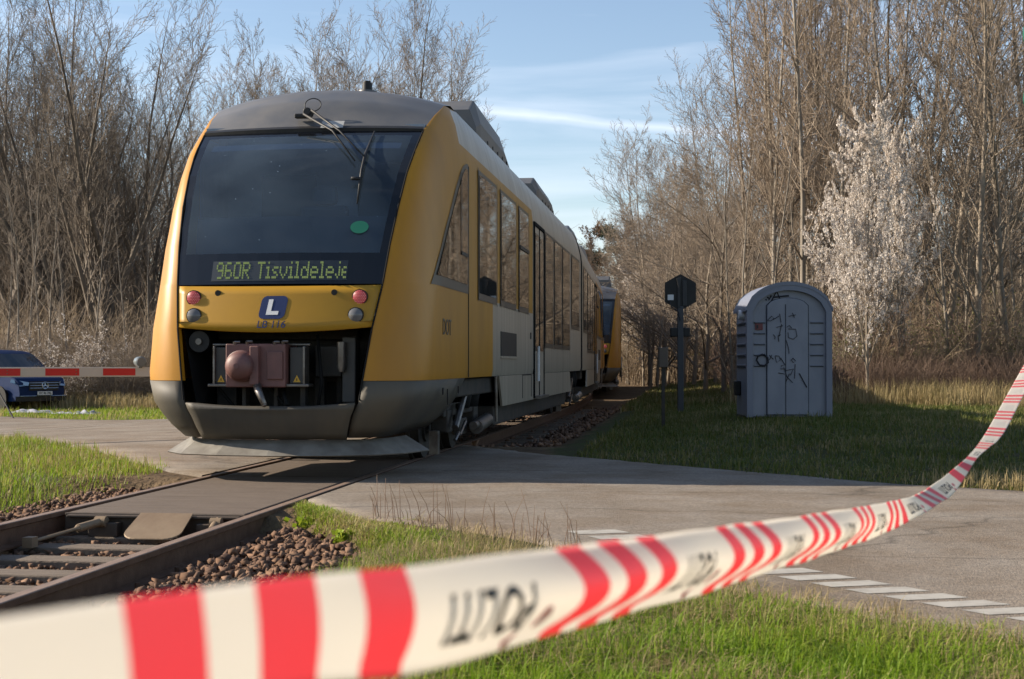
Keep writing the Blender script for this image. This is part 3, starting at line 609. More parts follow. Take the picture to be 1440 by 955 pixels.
        wins = [(3.62, 5.16, 1.82, 3.34, 0), (5.5, 7.1, 1.82, 3.34, 0), (7.4, 8.6, 1.82, 3.34, 1), (10.95, 12.35, 1.34, 3.3, 0), (12.5, 13.9, 1.34, 3.3, 0), (14.05, 15.6, 1.34, 3.3, 0), (16.0, 17.9, 1.78, 3.3, 0)]
        for y0, y1, z0, z1, top in wins:
            zz = [z0, (z0 + z1) / 2, 3.2, z1]
            mb = MB(); mb.grid([[wmap(s, y, z, .008) for y in (y0, y1)] for z in zz]); f_ = mb.build('window', M['winframe'], root)
            b = .07; mb = MB(); mb.grid([[wmap(s, y, z, .013) for y in (y0 + b, y1 - b)] for z in (z0 + .08, (z0 + z1) / 2, 3.15, z1 - .05)]); mb.build('pane', M['pane'], f_)
            if top: mb = MB(); mb.box((s * 1.392, (y0 + y1) / 2, 2.75), (.02, y1 - y0 - .1, .05)); mb.build('transom', M['black'], f_)
            mb = MB()
            for ya in (y0 - .01, y1 + .01): mb.grid([[wmap(s, y, z, .014) for y in (ya - .015, ya + .015)] for z in (z0 - .02, 2.5, 3.2, z1 + .02)])
            mb.build('window_seal', M['black'], f_)
        d = empty('door', (0, 0, 0), 0, parent=root)
        d_ = MB()
        for y0, y1 in ((9.34, 9.98), (10.02, 10.66)): d_.box((s * 1.372, (y0 + y1) / 2, 1.9), (.03, y1 - y0, 2.66))
        d_.build('door_leaf', M['silver'], d, bevel=.008)
        d_ = MB()
        for y0, y1 in ((9.44, 9.9), (10.1, 10.56)): d_.box((s * 1.388, (y0 + y1) / 2, 2.2), (.012, y1 - y0, 1.85))
        d_.build('door_pane', M['pane'], d)
        d_ = MB(); d_.box((s * 1.385, 9.31, 1.9), (.03, .05, 2.72)); d_.box((s * 1.385, 10.69, 1.9), (.03, .05, 2.72)); d_.box((s * 1.37, 10, 3.27), (.06, 1.45, .05)); d_.box((s * 1.385, 10.0, 1.9), (.025, .03, 2.66)); d_.build('door_seal', M['rubber'], d)
        d_ = MB(); d_.box((s * 1.40, 10, .55), (.16, 1.3, .04)); d_.build('door_step', M['steel'], d)
        d_ = MB(); d_.tube([(s * 1.42, 9.6, .80), (s * 1.42, 9.6, 1.35)], .022, 8); d_.build('handrail', M['white'], d)
        mb = MB(); mb.box((s * 1.378, 6.35, 1.335), (.012, 1.6, .32)); v_ = mb.build('vent_grille', M['black'], root); mb = MB(); mb.box((s * 1.384, 6.35, 1.16), (.02, 1.66, .03)); mb.build('grille_sill', M['silver'], v_)
        # skirt
        mb = MB(); mb.prism([(5.75, .52), (16.0, .52), (15.7, .915), (5.45, .915)], s * 1.345, s * 1.373, 'yz'); mb.build('side_skirt', M['silver'], root)
        mb = MB(); mb.box((s * 1.376, 7.9, .74), (.006, .02, .34)); mb.box((s * 1.376, 9.0, .74), (.006, .02, .34)); mb.box((s * 1.376, 8.45, .91), (.006, 1.1, .02)); mb.box((s * 1.379, 2.92, 2.1), (.008, .018, 2.35)); mb.box((s * 1.379, 8.9, 1.5), (.01, .1, .1)); mb.build('panel_seam', M['black'], root)
        mb = MB(); mb.tube([(s * 1.40, 4.98, .35), (s * 1.40, 4.92, .92)], .02, 8); mb.build('handhold', M['steel'], root)
    mb = MB(); mb.box((0, 10.9, .39), (2.5, 10.2, .26)); mb.box((0, 3.2, .85), (2.4, 2.2, .14)); mb.box((0, 9, .8), (2.5, 15, .2)); mb.build('underframe', M['dark'], root, bevel=.02)
    if lead:
        # wiper
        def ws(x, z, d): s = x / fm(z); return Vector((x, fy(z) - fb(z) * (1 - s * s) - d, z))
        piv = Vector((-.04, 1.42, 3.64)); w_ = empty('wiper', (0, 0, 0), 0, parent=root)
        tip = ws(.67, 3.09, .07); tip0 = ws(.62, 3.06, .07)
        mb = MB(); mb.box(piv + Vector((-.05, -.02, -.03)), (.17, .08, .045)); mb.tube([piv + Vector((0, .05, 0)), piv + Vector((0, -.07, .01))], .045, 12); mb.build('wiper_pivot', M['black'], w_, bevel=.01)
        mb = MB(); mb.tube([piv + Vector((-.03, -.08, -.02)), ws(.27, 3.42, .12), tip0 + Vector((-.03, 0, .0))], [.014, .011, .008], 8); mb.tube([piv + Vector((.05, -.07, .02)), ws(.34, 3.42, .12), tip + Vector((.0, 0, .02))], [.014, .010, .008], 8); mb.build('wiper_arm', M['black'], w_, smooth=True)
        mb = MB(); mb.tube([ws(.68, 3.42, .05), ws(.675, 3.13, .06), ws(.68, 2.95, .06), ws(.695, 2.60, .05)], [.007, .017, .014, .007], 8); mb.tube([ws(.685, 2.86, .06), ws(.60, 2.86, .08)], .018, 8); mb.build('wiper_blade', M['black'], w_, smooth=True)
        mb = MB(); rp = [piv + Vector((.04 + .085 * cos(a), .02 + .02 * sin(a), .09 + .07 * sin(a))) for a in np.linspace(-2.2, 4.1, 26)]; mb.tube(rp, .006, 6); mb.build('wiper_hose', M['black'], w_, smooth=True)
        # destination display (dot characters)
        dsp = MB(); zc = [1.853, 2.045]; dsp.grid([[(x, mask_pt(x / fm(z), z)[1] - .004, z) for x in np.linspace(-.645, .665, 9)] for z in zc]); dp = dsp.build('destination_display', M['ledback'], root)
        txt = '960R Tisvildeleje'; x = -.595; p = .0149; hz = .0235
        for ch in txt:
            mb = MB(); rowsb = FONT5[ch].split()
            for i, rb in enumerate(rowsb):
                for k, b in enumerate(rb):
                    X = x + k * p; Zz = 2.025 - i * hz
                    if b == '1' and X < .655: q = mask_pt(X / fm(Zz), Zz); mb.box((X, q[1] - .008, Zz), (.0125, .004, .020))
            x += (len(rowsb[0]) + .9) * p
            if mb.v: mb.build('display_letter', M['led'], dp)
        mb = MB(); c_ = []
        for k in range(24):
            a = 2 * pi * k / 24; X, Zz = .735 + .085 * cos(a), 2.37 + .062 * sin(a); q = mask_pt(X / fm(Zz), Zz); c_.append((X, q[1] - .012, Zz))
        mb.add(c_, [tuple(range(24))]); mb.build('round_sticker', M['sticker'], root)
        # logo and fleet number
        sh = .13
        lg = []
        def rr(x, z, w_, h, r, n=6):
            out = []
            for cx, cz, a0 in ((w_ / 2 - r, h / 2 - r, 0), (-w_ / 2 + r, h / 2 - r, pi / 2), (-w_ / 2 + r, -h / 2 + r, pi), (w_ / 2 - r, -h / 2 + r, 1.5 * pi)):
                for k in range(n + 1): a = a0 + pi / 2 * k / n; out.append((x + cx + r * cos(a) + sh * (cz + r * sin(a)), z + cz + r * sin(a)))
            return out
        pl = rr(0, 1.60, .25, .215, .05); mb = MB(); n_l = len(pl); mb.add([onp(a, b, .003) for a, b in pl], [tuple(range(n_l))]); lo_ = mb.build('logo_badge', M['navy'], root)
        Lp = [(-.055, -.07), (.06, -.07), (.06, -.035), (-.012, -.035), (-.012, .075), (-.055, .075)]
        mb = MB(); mb.add([onp(a + sh * b * 1.0, 1.60 + b, .006) for a, b in Lp], [(0, 1, 2, 3), (0, 3, 4, 5)]); mb.build('logo_letter', M['white'], lo_)
        text_obj('fleet_number', 'LB 116', .098, M['navy'], root, lambda x, y, z: onp(x - .005, 1.438 + y, .004 + z), shear=.12)
        text_obj('side_lettering', 'DOT', .235, M['winframe'], root, lambda x, y, z: (side_x(1.55 + x * 1.0, 1.44 + y) + .004 + z, 1.55 + x * 1.0, 1.44 + y))
def bogie(parent, y, x=0, name='bogie'):
    b = empty(name, (x, y, 0), 0, parent=parent)
    for dy in (-.95, .95):
        mb = MB()
        for s in (-1, 1):
            mb.tube([(s * .69, dy, .385), (s * .80, dy, .385)], .385, 32); mb.tube([(s * .66, dy, .385), (s * .70, dy, .385)], .42, 32); mb.tube([(s * .8, dy, .385), (s * .83, dy, .385)], .2, 20)
        mb.tube([(-.7, dy, .385), (.7, dy, .385)], .08, 12); mb.build('wheelset', M['steel'] if False else M['dark'], b, smooth=True, auto=40)
    mb = MB()
    for s in (-1, 1):
        mb.box((s * 1.0, 0, .55), (.16, 2.5, .16)); mb.box((s * 1.0, -.95, .42), (.2, .34, .26)); mb.box((s * 1.0, .95, .42), (.2, .34, .26)); mb.tube([(s * 1.12, -.35, .6), (s * 1.12, -.35, .95)], .06, 10); mb.box((s * 1.05, .0, .32), (.1, .5, .2))
    mb.box((0, 0, .58), (1.9, .5, .2)); mb.build('bogie_frame', M['dark'], b, bevel=.02)
    for s in (-1, 1):
        for dy in (-.32, .32): mb = MB(); mb.tube([(s * 1.05, dy, .55), (s * 1.05, dy, .72), (s * 1.05, dy, .9)], [.17, .2, .17], 16); mb.build('air_spring', M['rubber'], b, smooth=True)
    for s in (-1, 1):
        mb = MB()
        mb.tube([(s * 1.22, .2, .30), (s * 1.22, 1.1, .36)], .085, 14); mb.tube([(s * 1.22, -.05, .33), (s * 1.22, .2, .33)], .05, 10); mb.tube([(s * 1.18, -1.1, .35), (s * 1.18, -.4, .75)], .04, 8); mb.tube([(s * 1.22, -1.35, .22), (s * 1.24, -1.2, .30), (s * 1.2, -.9, .26), (s * 1.2, -.5, .4)], .02, 6); mb.box((s * 1.0, -1.42, .2), (.1, .12, .26))
        mb.build('damper', M['steel'], b, smooth=True, auto=40)
T0 = 12.72
train = empty('diesel_railcar', track(0, T0), -TH, 'yellow and silver two-car diesel train with LB 116 on its nose, standing on the crossing', 'train')
build_car(train); bogie(train, 4.3)
# second carriage of the same unit: the first one turned about, swung 2 degrees left
def copy_tree(o, parent):
    c = o.copy(); COL.objects.link(c); c.parent = parent; c.matrix_parent_inverse.identity()
    for ch in o.children: copy_tree(ch, c)
    return c
ONLY_LEAD = ('wiper', 'destination_display', 'round_sticker', 'logo_badge', 'fleet_number', 'side_lettering', 'name_plate')
front_children = list(train.children)
YAW2 = radians(2.1); GAP = .5
pj = Vector((0, CARL + GAP / 2, 0)); Mrot = Matrix.Translation(pj) @ Matrix.Rotation(YAW2, 4, 'Z') @ Matrix.Translation((0, GAP / 2 + CARL, 0)) @ Matrix.Rotation(pi, 4, 'Z')
for ch in front_children:
    if ch.name.split('.')[0] in ONLY_LEAD: continue
    c = copy_tree(ch, train); c.matrix_local = Mrot @ Matrix.Translation(ch.location)
bogie(train, CARL + GAP / 2)
mb = MB(); mb.box((0, CARL + GAP / 2, 2.4), (2.3, GAP + .1, 2.9)); mb.build('gangway_bellows', M['rubber'], train)
# a second train stands coupled behind
p2 = track(0, T0 + 2 * CARL + GAP + 1.6)
train2 = empty('diesel_railcar', (p2.x - .20, p2.y, 0), -radians(4.2), 'second yellow train coupled behind the first one, only its nose showing past the first', 'train')
for ch in front_children:
    if ch.name.split('.')[0] in ONLY_LEAD: continue
    copy_tree(ch, train2)

# ------------------------------------------------------------------ portable toilet
def gz(x, y): return float(gh(x, y))
TX, TY = 3.995, 24.2; SC = 82.6
tz = gz(TX + .7, TY + .5)
toilet = empty('portable_toilet', (TX, TY, tz + .02), 0, 'grey plastic portable toilet with arched roof and black graffiti', 'portable toilet')
TG = mat('toilet_plastic', (.225, .235, .27), (.185, .195, .23), 3, .5, stretch=(1, 1, .5)); TG2 = mat('toilet_frame', (.16, .172, .215), rough=.45); TDK = mat('toilet_groove', (.02, .025, .035), rough=.7)
Wd = 1.45
def arch(w0, w1, eave, crown, n=14):
    return [(w0, 0), (w1, 0)] + [(w1 + (w0 - w1) * k / n, eave + (crown - eave) * (1 - (2 * k / n - 1) ** 2) ** .62) for k in range(n + 1)]
mb = MB(); mb.prism(arch(.03, Wd - .03, 1.83, 2.22), .05, 1.3, 'xz'); mb.build('cabin', TG, toilet, bevel=.02)
fr = MB(); o_ = arch(0, Wd, 1.86, 2.30); i_ = arch(.10, Wd - .10, 1.80, 2.16); i_[0] = (.10, 0); i_[1] = (Wd - .10, 0)
n = len(o_); fr.add([(x, -.02, z) for x, z in o_] + [(x, -.02, z) for x, z in i_], [(k, (k + 1) % n, (k + 1) % n + n, k + n) for k in range(n) if k != 0])
fr.add([(x, -.02, z) for x, z in o_] + [(x, .12, z) for x, z in o_], [(k, k + n, (k + 1) % n + n, (k + 1) % n) for k in range(n)]); fr.add([(x, -.02, z) for x, z in i_] + [(x, .06, z) for x, z in i_], [(k, (k + 1) % n, (k + 1) % n + n, k + n) for k in range(n)])
fr.build('front_frame', TG2, toilet)
rf = MB(); oo = [(x, z) for x, z in arch(-.02, Wd + .02, 1.86, 2.31)[2:]]; ii_ = [(x, z - .06) for x, z in oo]
rf.grid([[(x, y, z) for x, z in oo] + [(x, y, z) for x, z in ii_[::-1]] for y in (-.03, 1.34)], closed=True); rf.add([(x, -.03, z) for x, z in oo] + [(x, -.03, z) for x, z in ii_[::-1]], [(k, k + 1, 2 * len(oo) - 2 - k, 2 * len(oo) - 1 - k) for k in range(len(oo) - 1)]); rf.build('roof', TG2, toilet, smooth=True, auto=40)
dl, dr = .35, 1.05
dpoly = arch(dl, dr, 1.86, 1.99, 10); mb = MB(); mb.prism([(x, z + .04) for x, z in dpoly], .02, .06, 'xz'); door = mb.build('door', TG, toilet, bevel=.012)
mb = MB(); big = arch(dl - .014, dr + .014, 1.875, 2.007, 10); mb.prism([(x, z + .03) for x, z in big], .04, .055, 'xz'); mb.box((.665, .018, .98), (.014, .006, 1.88)); mb.build('door_seam', TDK, door)
for x0, x1 in ((.13, .32), (1.09, 1.31)):
    for k in range(5):
        mb = MB(); z = .88 + k * .185; mb.box(((x0 + x1) / 2, .045, z), (x1 - x0, .03, .022)); mb.build('panel_rib', TG2, toilet, bevel=.005)
        mb = MB(); mb.box(((x0 + x1) / 2, .046, z - .018), (x1 - x0, .02, .012)); mb.build('rib_groove', TDK, toilet)
for k in range(5):
    mb = MB(); z = .88 + k * .185; mb.box((.022, .68, z), (.035, .95, .03)); mb.build('side_rib', TG2, toilet, bevel=.008)
    mb = MB(); mb.box((.024, .68, z - .03), (.025, .95, .02)); mb.build('rib_groove', TDK, toilet)
mb = MB(); mb.tube([(.03, .5, 1.76), (-.06, .5, 1.76)], [.09, .08], 18); mb.build('side_vent', M['white'], toilet, smooth=True, auto=40)
mb = MB(); mb.box((-.02, .9, .48), (.1, .22, .26)); mb.build('drain_box', M['black'], toilet, bevel=.02)
mb = MB(); mb.box((.215, .04, 1.54), (.13, .02, .11)); pq = mb.build('occupied_plate', mat('plate_red', (.12, .015, .02), rough=.4), toilet, bevel=.004)
mb = MB(); mb.box((.185, .028, 1.54), (.03, .006, .06)); mb.build('plate_mark', M['ink'], pq)
mb = MB(); mb.box((Wd / 2, .66, -.03), (Wd - .04, 1.26, .08)); mb.build('skid_base', M['dark'], toilet)
def zz_(zx, zy): return ((1020 + zx / 4.44 - 1050) / SC, (588 - (385 + zy / 4.44)) / SC)
strokes = [[(255, 170), (262, 165)], [(268, 150), (275, 168), (292, 140)], [(292, 175), (325, 112), (350, 180)], [(300, 152), (400, 142)],
 [(340, 255), (348, 310)], [(265, 296), (290, 270), (305, 285), (285, 300), (262, 300)], [(300, 292), (335, 270)], [(395, 272), (440, 262)], [(420, 250), (432, 280)], [(320, 340), (360, 330)], [(352, 320), (335, 398), (345, 385)], [(300, 385), (312, 400), (308, 415)], [(330, 390), (335, 430)], [(392, 350), (440, 352), (448, 395), (425, 415), (395, 405), (392, 372)], [(385, 340), (400, 328), (415, 345)],
 [(235, 508), (205, 520), (195, 545), (215, 575), (245, 580), (268, 560), (265, 530), (240, 508)], [(275, 515), (300, 540)], [(290, 512), (275, 545)], [(310, 520), (320, 560), (345, 545), (335, 520), (310, 518)], [(345, 530), (372, 575), (350, 580), (345, 600), (375, 600)], [(420, 532), (438, 548), (425, 560), (410, 545), (425, 532)], [(436, 570), (432, 660)], [(330, 625), (370, 632)], [(365, 590), (385, 650), (420, 685)], [(378, 680), (400, 630)], [(380, 610), (425, 600), (405, 640)], [(462, 628), (508, 715)], [(380, 420), (395, 470), (398, 505)]]
def stroke_tag(idx):
    mb = MB()
    for i in idx:
        pts = [zz_(*p) for p in strokes[i]]; wd = .016 if i in (0, 1, 2, 3, 15) else .009 if i == 26 else .006
        off = .047 if i < 4 else .022 if i == 15 else .010
        mb.tube([(x, off, z) for x, z in pts], wd, 6)
    mb.build('graffiti_tag', M['ink'], toilet)
stroke_tag(range(0, 4)); stroke_tag(range(4, 15)); stroke_tag((15,)); stroke_tag(range(16, 26)); stroke_tag((26,)); stroke_tag((27,))

# ------------------------------------------------------------------ signals beside the line
SX, SY = 3.67, 31; sz_ = gz(SX, SY)
sig = empty('railway_signal', (SX, SY, sz_), 0, 'black hexagonal signal board on a dark post, seen from behind', 'railway signal')
mb = MB(); hx = [(-.34, .21), (0, .40), (.34, .21), (.34, -.21), (0, -.40), (-.34, -.21)]; mb.prism([(x, z + 2.62) for x, z in hx], -.03, .0, 'xz'); hb = mb.build('signal_board', M['black'], sig)
mb = MB(); mb.prism([(-.09, 2.92), (.01, 2.95), (-.02, 2.6)], -.07, -.035, 'xz'); mb.box((.09, -.04, 2.6), (.10, .02, .56)); mb.box((-.04, -.045, 2.6), (.06, .03, .62)); mb.build('lamp_housing', mat('signal_grey', (.016, .016, .018), rough=.5), hb, bevel=.01)
mb = MB(); mb.box((-.215, -.045, 2.51), (.13, .012, .12)); mb.build('number_plate', M['white'], hb)
mb = MB(); mb.box((0, .0, 1.12), (.13, .10, 2.4)); mb.build('post', mat('signal_post', (.035, .037, .042), rough=.55), sig, bevel=.01)
mb = MB(); mb.box((-.14, .02, 1.75), (.16, .12, .2)); mb.box((.14, .02, 1.75), (.15, .12, .2)); mb.build('relay_box', M['black'], sig, bevel=.02)
mb = MB(); mb.tube([(-.25, -.06, 2.45), (-.2, -.07, 2.3), (-.05, -.07, 2.2), (0, -.06, 2.0)], .012, 6); mb.build('cable', M['ink'], sig)
KX, KY = 2.55, 24; kz = gz(KX, KY)
mk = empty('marker_post', (KX, KY, kz), 0, 'slim post with small brown box on top, left of the signal board', 'post')
mb = MB(); mb.box((0, 0, .5), (.055, .055, 1.06)); mb.build('post', M['dark'], mk)
mb = MB(); mb.box((0, 0, 1.19), (.155, .14, .34)); mb.build('box', mat('brown_box', (.10, .075, .055), (.08, .06, .045), 5, .6), mk, bevel=.012)
# crossing light at the right edge, mostly out of the frame
LX, LY = 5.04, 13.5; lz = gz(LX, LY)
cl = empty('crossing_light', (LX, LY, lz), 0, 'green railway crossing light with red lens cut off by the right picture edge', 'signal light')
GRN = mat('signal_green', (.01, .10, .055), rough=.4)
mb = MB(); mb.tube([(.12, .12, 0), (.12, .12, 4.6)], .06, 12); mb.build('post', M['steel'], cl)
zt = 3.62 - lz
for z in (zt + .62, zt):
    mb = MB(); mb.tube([(.08, .1, z), (.08, -.1, z)], .22, 20); h_ = mb.build('lamp_head', GRN, cl, smooth=True, auto=40)
    mb = MB(); mb.grid([[(.08 + .225 * cos(a), y, z + .225 * sin(a)) for a in np.linspace(-.3, pi + .3, 14)] for y in (-.1, -.34)]); mb.build('hood', GRN, h_, smooth=True)
    mb = MB(); mb.tube([(.08, -.1, z), (.08, -.12, z)], .17, 20); mb.build('lens', mat('lens_red', (.25, .01, .015), rough=.2), h_)

# ------------------------------------------------------------------ barrier
bar = empty('crossing_barrier', (-7.2, 20, 0), atan2(1.0, 2.0), 'lowered red and white level crossing barrier boom', 'barrier')
BR = mat('barrier_red', (.50, .012, .02), rough=.4); BW = mat('barrier_white', (.50, .47, .43), rough=.5)
mb = MB(); mb.box((-.5, 0, .955), (6.0, .05, .14)); mb.build('boom', BW, bar, bevel=.006)
pxs = []
bc, bs = cos(atan2(1, 2)), sin(atan2(1, 2))
def boom_s(px):      # where along the boom a picture column falls
    k = (px - 720) / 2000; return (k * 20 + 7.2) / (bc - k * bs)
for a, b in ((-76, -50), (-50, 28.5), (63.5, 111.2), (144.5, 190)):
    s0, s1 = boom_s(a), boom_s(b)
    if b == -50: continue
    mb = MB(); mb.box(((s0 + s1) / 2, 0, .955), (s1 - s0, .056, .102)); st = mb.build('red_stripe', BR, bar)
s0, s1 = -3.4, boom_s(-40); mb = MB(); mb.box((s1 - .4, 0, .955), (.8, .056, .102)); mb.build('red_stripe', BR, bar)
for px in (10, 107):
    for dz in (-.02, .025): mb = MB(); mb.tube([(boom_s(px), -.024, .955 + dz), (boom_s(px), -.034, .955 + dz)], .009, 8); mb.build('rivet', M['steel'], bar)
sL = boom_s(197); mb = MB(); mb.tube([(sL, -.08, 1.105), (sL, .1, 1.105)], .075, 20); mb.tube([(sL, -.1, 1.105), (sL, -.08, 1.105)], [.06, .075], 20); mb.box((sL, 0, 1.03), (.05, .06, .04)); mb.build('boom_lamp', mat('boom_lamp_grey', (.12, .14, .15), rough=.3), bar, smooth=True, auto=40)
mb = MB(); mb.box((-3.7, .0, .45), (.4, .4, 1.5)); mb.box((-3.7, 0, -.35), (.5, .5, .2)); mb.build('barrier_machine', M['steel'], bar, bevel=.03)

# ------------------------------------------------------------------ van
VX, VY = (62 - 720) / 2000 * 44.0, 44.0; vz = gz(VX, VY)
yaw = radians(52)                       # local -y is the van's front
van = empty('van', (VX, VY, vz), yaw, 'dark blue van parked on the verge behind the barrier', 'van')
VB = mat('van_blue', (.010, .024, .075), rough=.45, coat=0, spec=.08); VG = mat('van_glass', (.01, .014, .02), rough=.03, spec=.8); CH = mat('chrome', (.6, .6, .6), rough=.15, metal=1)
prof = [(0, .30), (-.02, .55), (.02, .86), (.16, 1.0), (.95, 1.14), (1.75, 1.76), (2.1, 1.87), (3.2, 1.91), (4.95, 1.86), (5.10, 1.6), (5.14, .9), (5.10, .34), (4.4, .28), (.8, .26)]
mb = MB()
def vwid(y, z):
    w_ = .96 if z < 1.05 else .96 - (z - 1.05) * .17
    return w_ - .16 * max(0, (.75 - y) / .75) ** 2 - (.03 if z < .4 else 0)
rows_ = []
for k in np.linspace(-1, 1, 13):
    r = []
    for y, z in prof: r.append((k * vwid(y, z), y + .11 * k * k * (1 if y < .3 else .12 if y > 1.8 else .5), z - (.05 * abs(k) ** 3 if z > 1.5 else .0)))
    rows_.append(r)
mb.grid(rows_, closed=True); mb.add([rows_[0][k] for k in range(len(prof))], [tuple(range(len(prof)))]); mb.add([rows_[-1][k] for k in range(len(prof))], [tuple(range(len(prof)))])
mb.build('body', VB, van, smooth=True, auto=35, bevel=.02)
mb = MB(); mb.grid([[(k * (vwid(y, z) - .10), y + .11 * k * k * .5 - .03, z + .015) for k in np.linspace(-1, 1, 9)] for y, z in ((1.0, 1.17), (1.4, 1.49), (1.74, 1.745))]); mb.build('windscreen', VG, van, smooth=True)
for s in (-1, 1):
    mb = MB(); wp = [(1.25, 1.16), (1.85, 1.68), (2.15, 1.72), (2.5, 1.72), (2.5, 1.14)]; mb.add([(s * (vwid(y, z) + .006), y + .03, z) for y, z in wp], [tuple(range(5))]); mb.build('side_window', VG, van)
    mb = MB(); mb.add([(s * (vwid(y, z) + .006), y + .03, z) for y, z in ((2.7, 1.14), (4.7, 1.14), (4.6, 1.68), (2.7, 1.72))], [(0, 1, 2, 3)]); mb.build('side_window', VG, van)
    for y in (.93, 4.1):
        mb = MB(); mb.tube([(s * .72, y, .335), (s * .955, y, .335)], .335, 28); wh = mb.build('wheel', M['rubber'], van, smooth=True, auto=40)
        mb = MB(); mb.tube([(s * .95, y, .335), (s * .965, y, .335)], .22, 20); mb.build('rim', M['gear'], wh)
        mb = MB(); mb.tube([(s * .93, y, .36), (s * .966, y, .36)], .40, 28); mb.build('wheel_arch', M['black'], van)
    mb = MB(); hl = [(.52, .90), (.93, 1.0), (.955, .90), (.80, .78), (.55, .80)]; mb.add([(s * x, -.02 + .35 * max(0, x - .5) ** 1.2 + .02 * 0 + (x > .9) * .22, z - .03) for x, z in hl], [tuple(range(5))]); mb.build('headlight', mat('headlight_clear', (.25, .32, .4), rough=.08, metal=.4), van)
mb = MB(); mb.grid([[(x, -.035 + .11 * (x / .9) ** 2, z) for x in np.linspace(-.52, .52, 7)] for z in (.62, .9)]); gr = mb.build('grille', M['black'], van)
for z in (.69, .77, .85):
    mb = MB(); mb.tube([(x, -.05 + .11 * (x / .9) ** 2, z) for x in np.linspace(-.5, .5, 7)], .014, 6); mb.build('grille_bar', CH, gr)
mb = MB(); c = Vector((0, -.065, .77)); mb.tube([c + Vector((.105 * cos(a), 0, .105 * sin(a))) for a in np.linspace(0, 2 * pi, 25)], .014, 6)
for a in (90, 210, 330): mb.tube([c, c + Vector((.1 * cos(radians(a)), 0, .1 * sin(radians(a))))], [.022, .006], 6)
mb.build('emblem', CH, gr)
mb = MB(); mb.box((0, -.06, .535), (.52, .015, .115)); pl_ = mb.build('number_plate', M['white'], van); text_obj('plate_text', 'XY 46 396', .10, M['ink'], pl_, lambda x, y, z: (x, -.07 - z, .535 + y), bold=.001)
mb = MB(); mb.grid([[(x, -.03 + .11 * (x / .9) ** 2 + .05 * (abs(x) > .75), z) for x in np.linspace(-.9, .9, 9)] for z in (.29, .44)]); mb.build('bumper', M['black'], van)
mb = MB(); mb.tube([(x, -.04 + .11 * (x / .9) ** 2, .45) for x in np.linspace(-.8, .8, 9)], .012, 6); mb.build('bumper_trim', CH, van)

# litter on the verge, a leaning rod
CLOTH = mat('crumpled_white', (.34, .34, .38), (.20, .21, .27), 5, .8)
def crumple(x, y, w_, d_, h, label, seed):
    r = np.random.default_rng(seed); mb = MB(); n = 12; ph = r.uniform(0, 6, 8)
    def f(u, v):
        b = max(0, 1 - (u * u + v * v)) ** .5; b = b * (.55 + .3 * sin(5 * u + ph[0]) * cos(4 * v + ph[1]) + .25 * sin(11 * u + ph[2] + 3 * v) + .15 * sin(17 * v + ph[3]))
        return max(.01, b * h * .48)
    mb.grid([[(u * w_ / 2 + .04 * sin(7 * v + ph[4]), v * d_ / 2 + .04 * sin(6 * u + ph[5]), f(u, v)) for u in np.linspace(-1, 1, n * 2)] for v in np.linspace(-1, 1, n)])
    o = mb.build('crumpled_sheet', CLOTH, smooth=True, loc=(x, y, gz(x, y) + .03)); tag(o, label, 'litter', 'white sheets left on the verge')
for px, Y, w_, h, lab, sd in ((45, 41.2, 1.3, .24, 'larger crumpled white sheet on the grass just below the van bumper', 1), (93, 40.3, .9, .13, 'flat strip of white sheet between two bigger crumpled ones', 3), (122, 40.0, .75, .27, 'small bunched white and lilac cloth nearest the train on the verge', 5)):
    crumple((px - 720) / 2000 * Y, Y, w_, .6, h, lab, sd)
mb = MB(); pA = Vector(((20.5 - 720) / 2000 * 37, 37, 0)); pA.z = gz(pA.x, pA.y); pB = Vector(((6 - 720) / 2000 * 37.3, 37.3, pA.z + .46)); pC = pB + (pB - pA) * .6
mb.tube([pA, pB, pC], .022, 8); mb.tube([pA, pA + Vector((0, 0, .03))], .04, 8); tag(mb.build('leaning_rod', M['black']), 'thin black rod leaning in front of the van wheel', 'rod')

# ------------------------------------------------------------------ police tape
TAPE = [(-260, 905, 1110, .484), (-120, 886, 1066, .526), (0, 868, 1030, .569), (180, 839, 990, .648), (400, 813, 966, .780), (560, 796, 951, .915), (700, 780, 922, 1.08), (830, 765, 888, 1.295), (920, 752, 862, 1.50), (1000, 742, 838, 1.754), (1100, 729, 805, 2.21), (1160, 720, 785, 2.6),
 (1205, 713, 768, 3.0), (1255, 704, 742, 3.6), (1290, 694, 709, 4.1), (1325, 671, 692, 4.5), (1359, 643, 646, 4.8)]
TOP = [(t[0], t[1]) for t in TAPE] + [(1384, 611), (1412, 562), (1440, 513), (1470, 462)]
BOT = [(t[0] + (18 if t[0] < 300 else 10 if t[0] < 600 else 0), t[2]) for t in TAPE[:-4]] + [(1262, 742), (1318, 709), (1345, 688), (1372, 646), (1408, 613), (1436, 562), (1464, 510), (1494, 460)]
TZ = [t[3] for t in TAPE] + [5.7, 6.9, 8.2, 9.4]
def unpx(x, y, Z): return Vector(((x - 720) / 2000 * Z, Z, CAMH + (511 - y) / 2000 * Z))
us = []
EDG = []
for (a, b, z) in zip(TOP, BOT, TZ): EDG.append((unpx(*a, z), unpx(*b, z)))
NT = 420
zq = np.linspace(TZ[0], TZ[-1], NT); nrm = Vector((.93, -.36, 0))
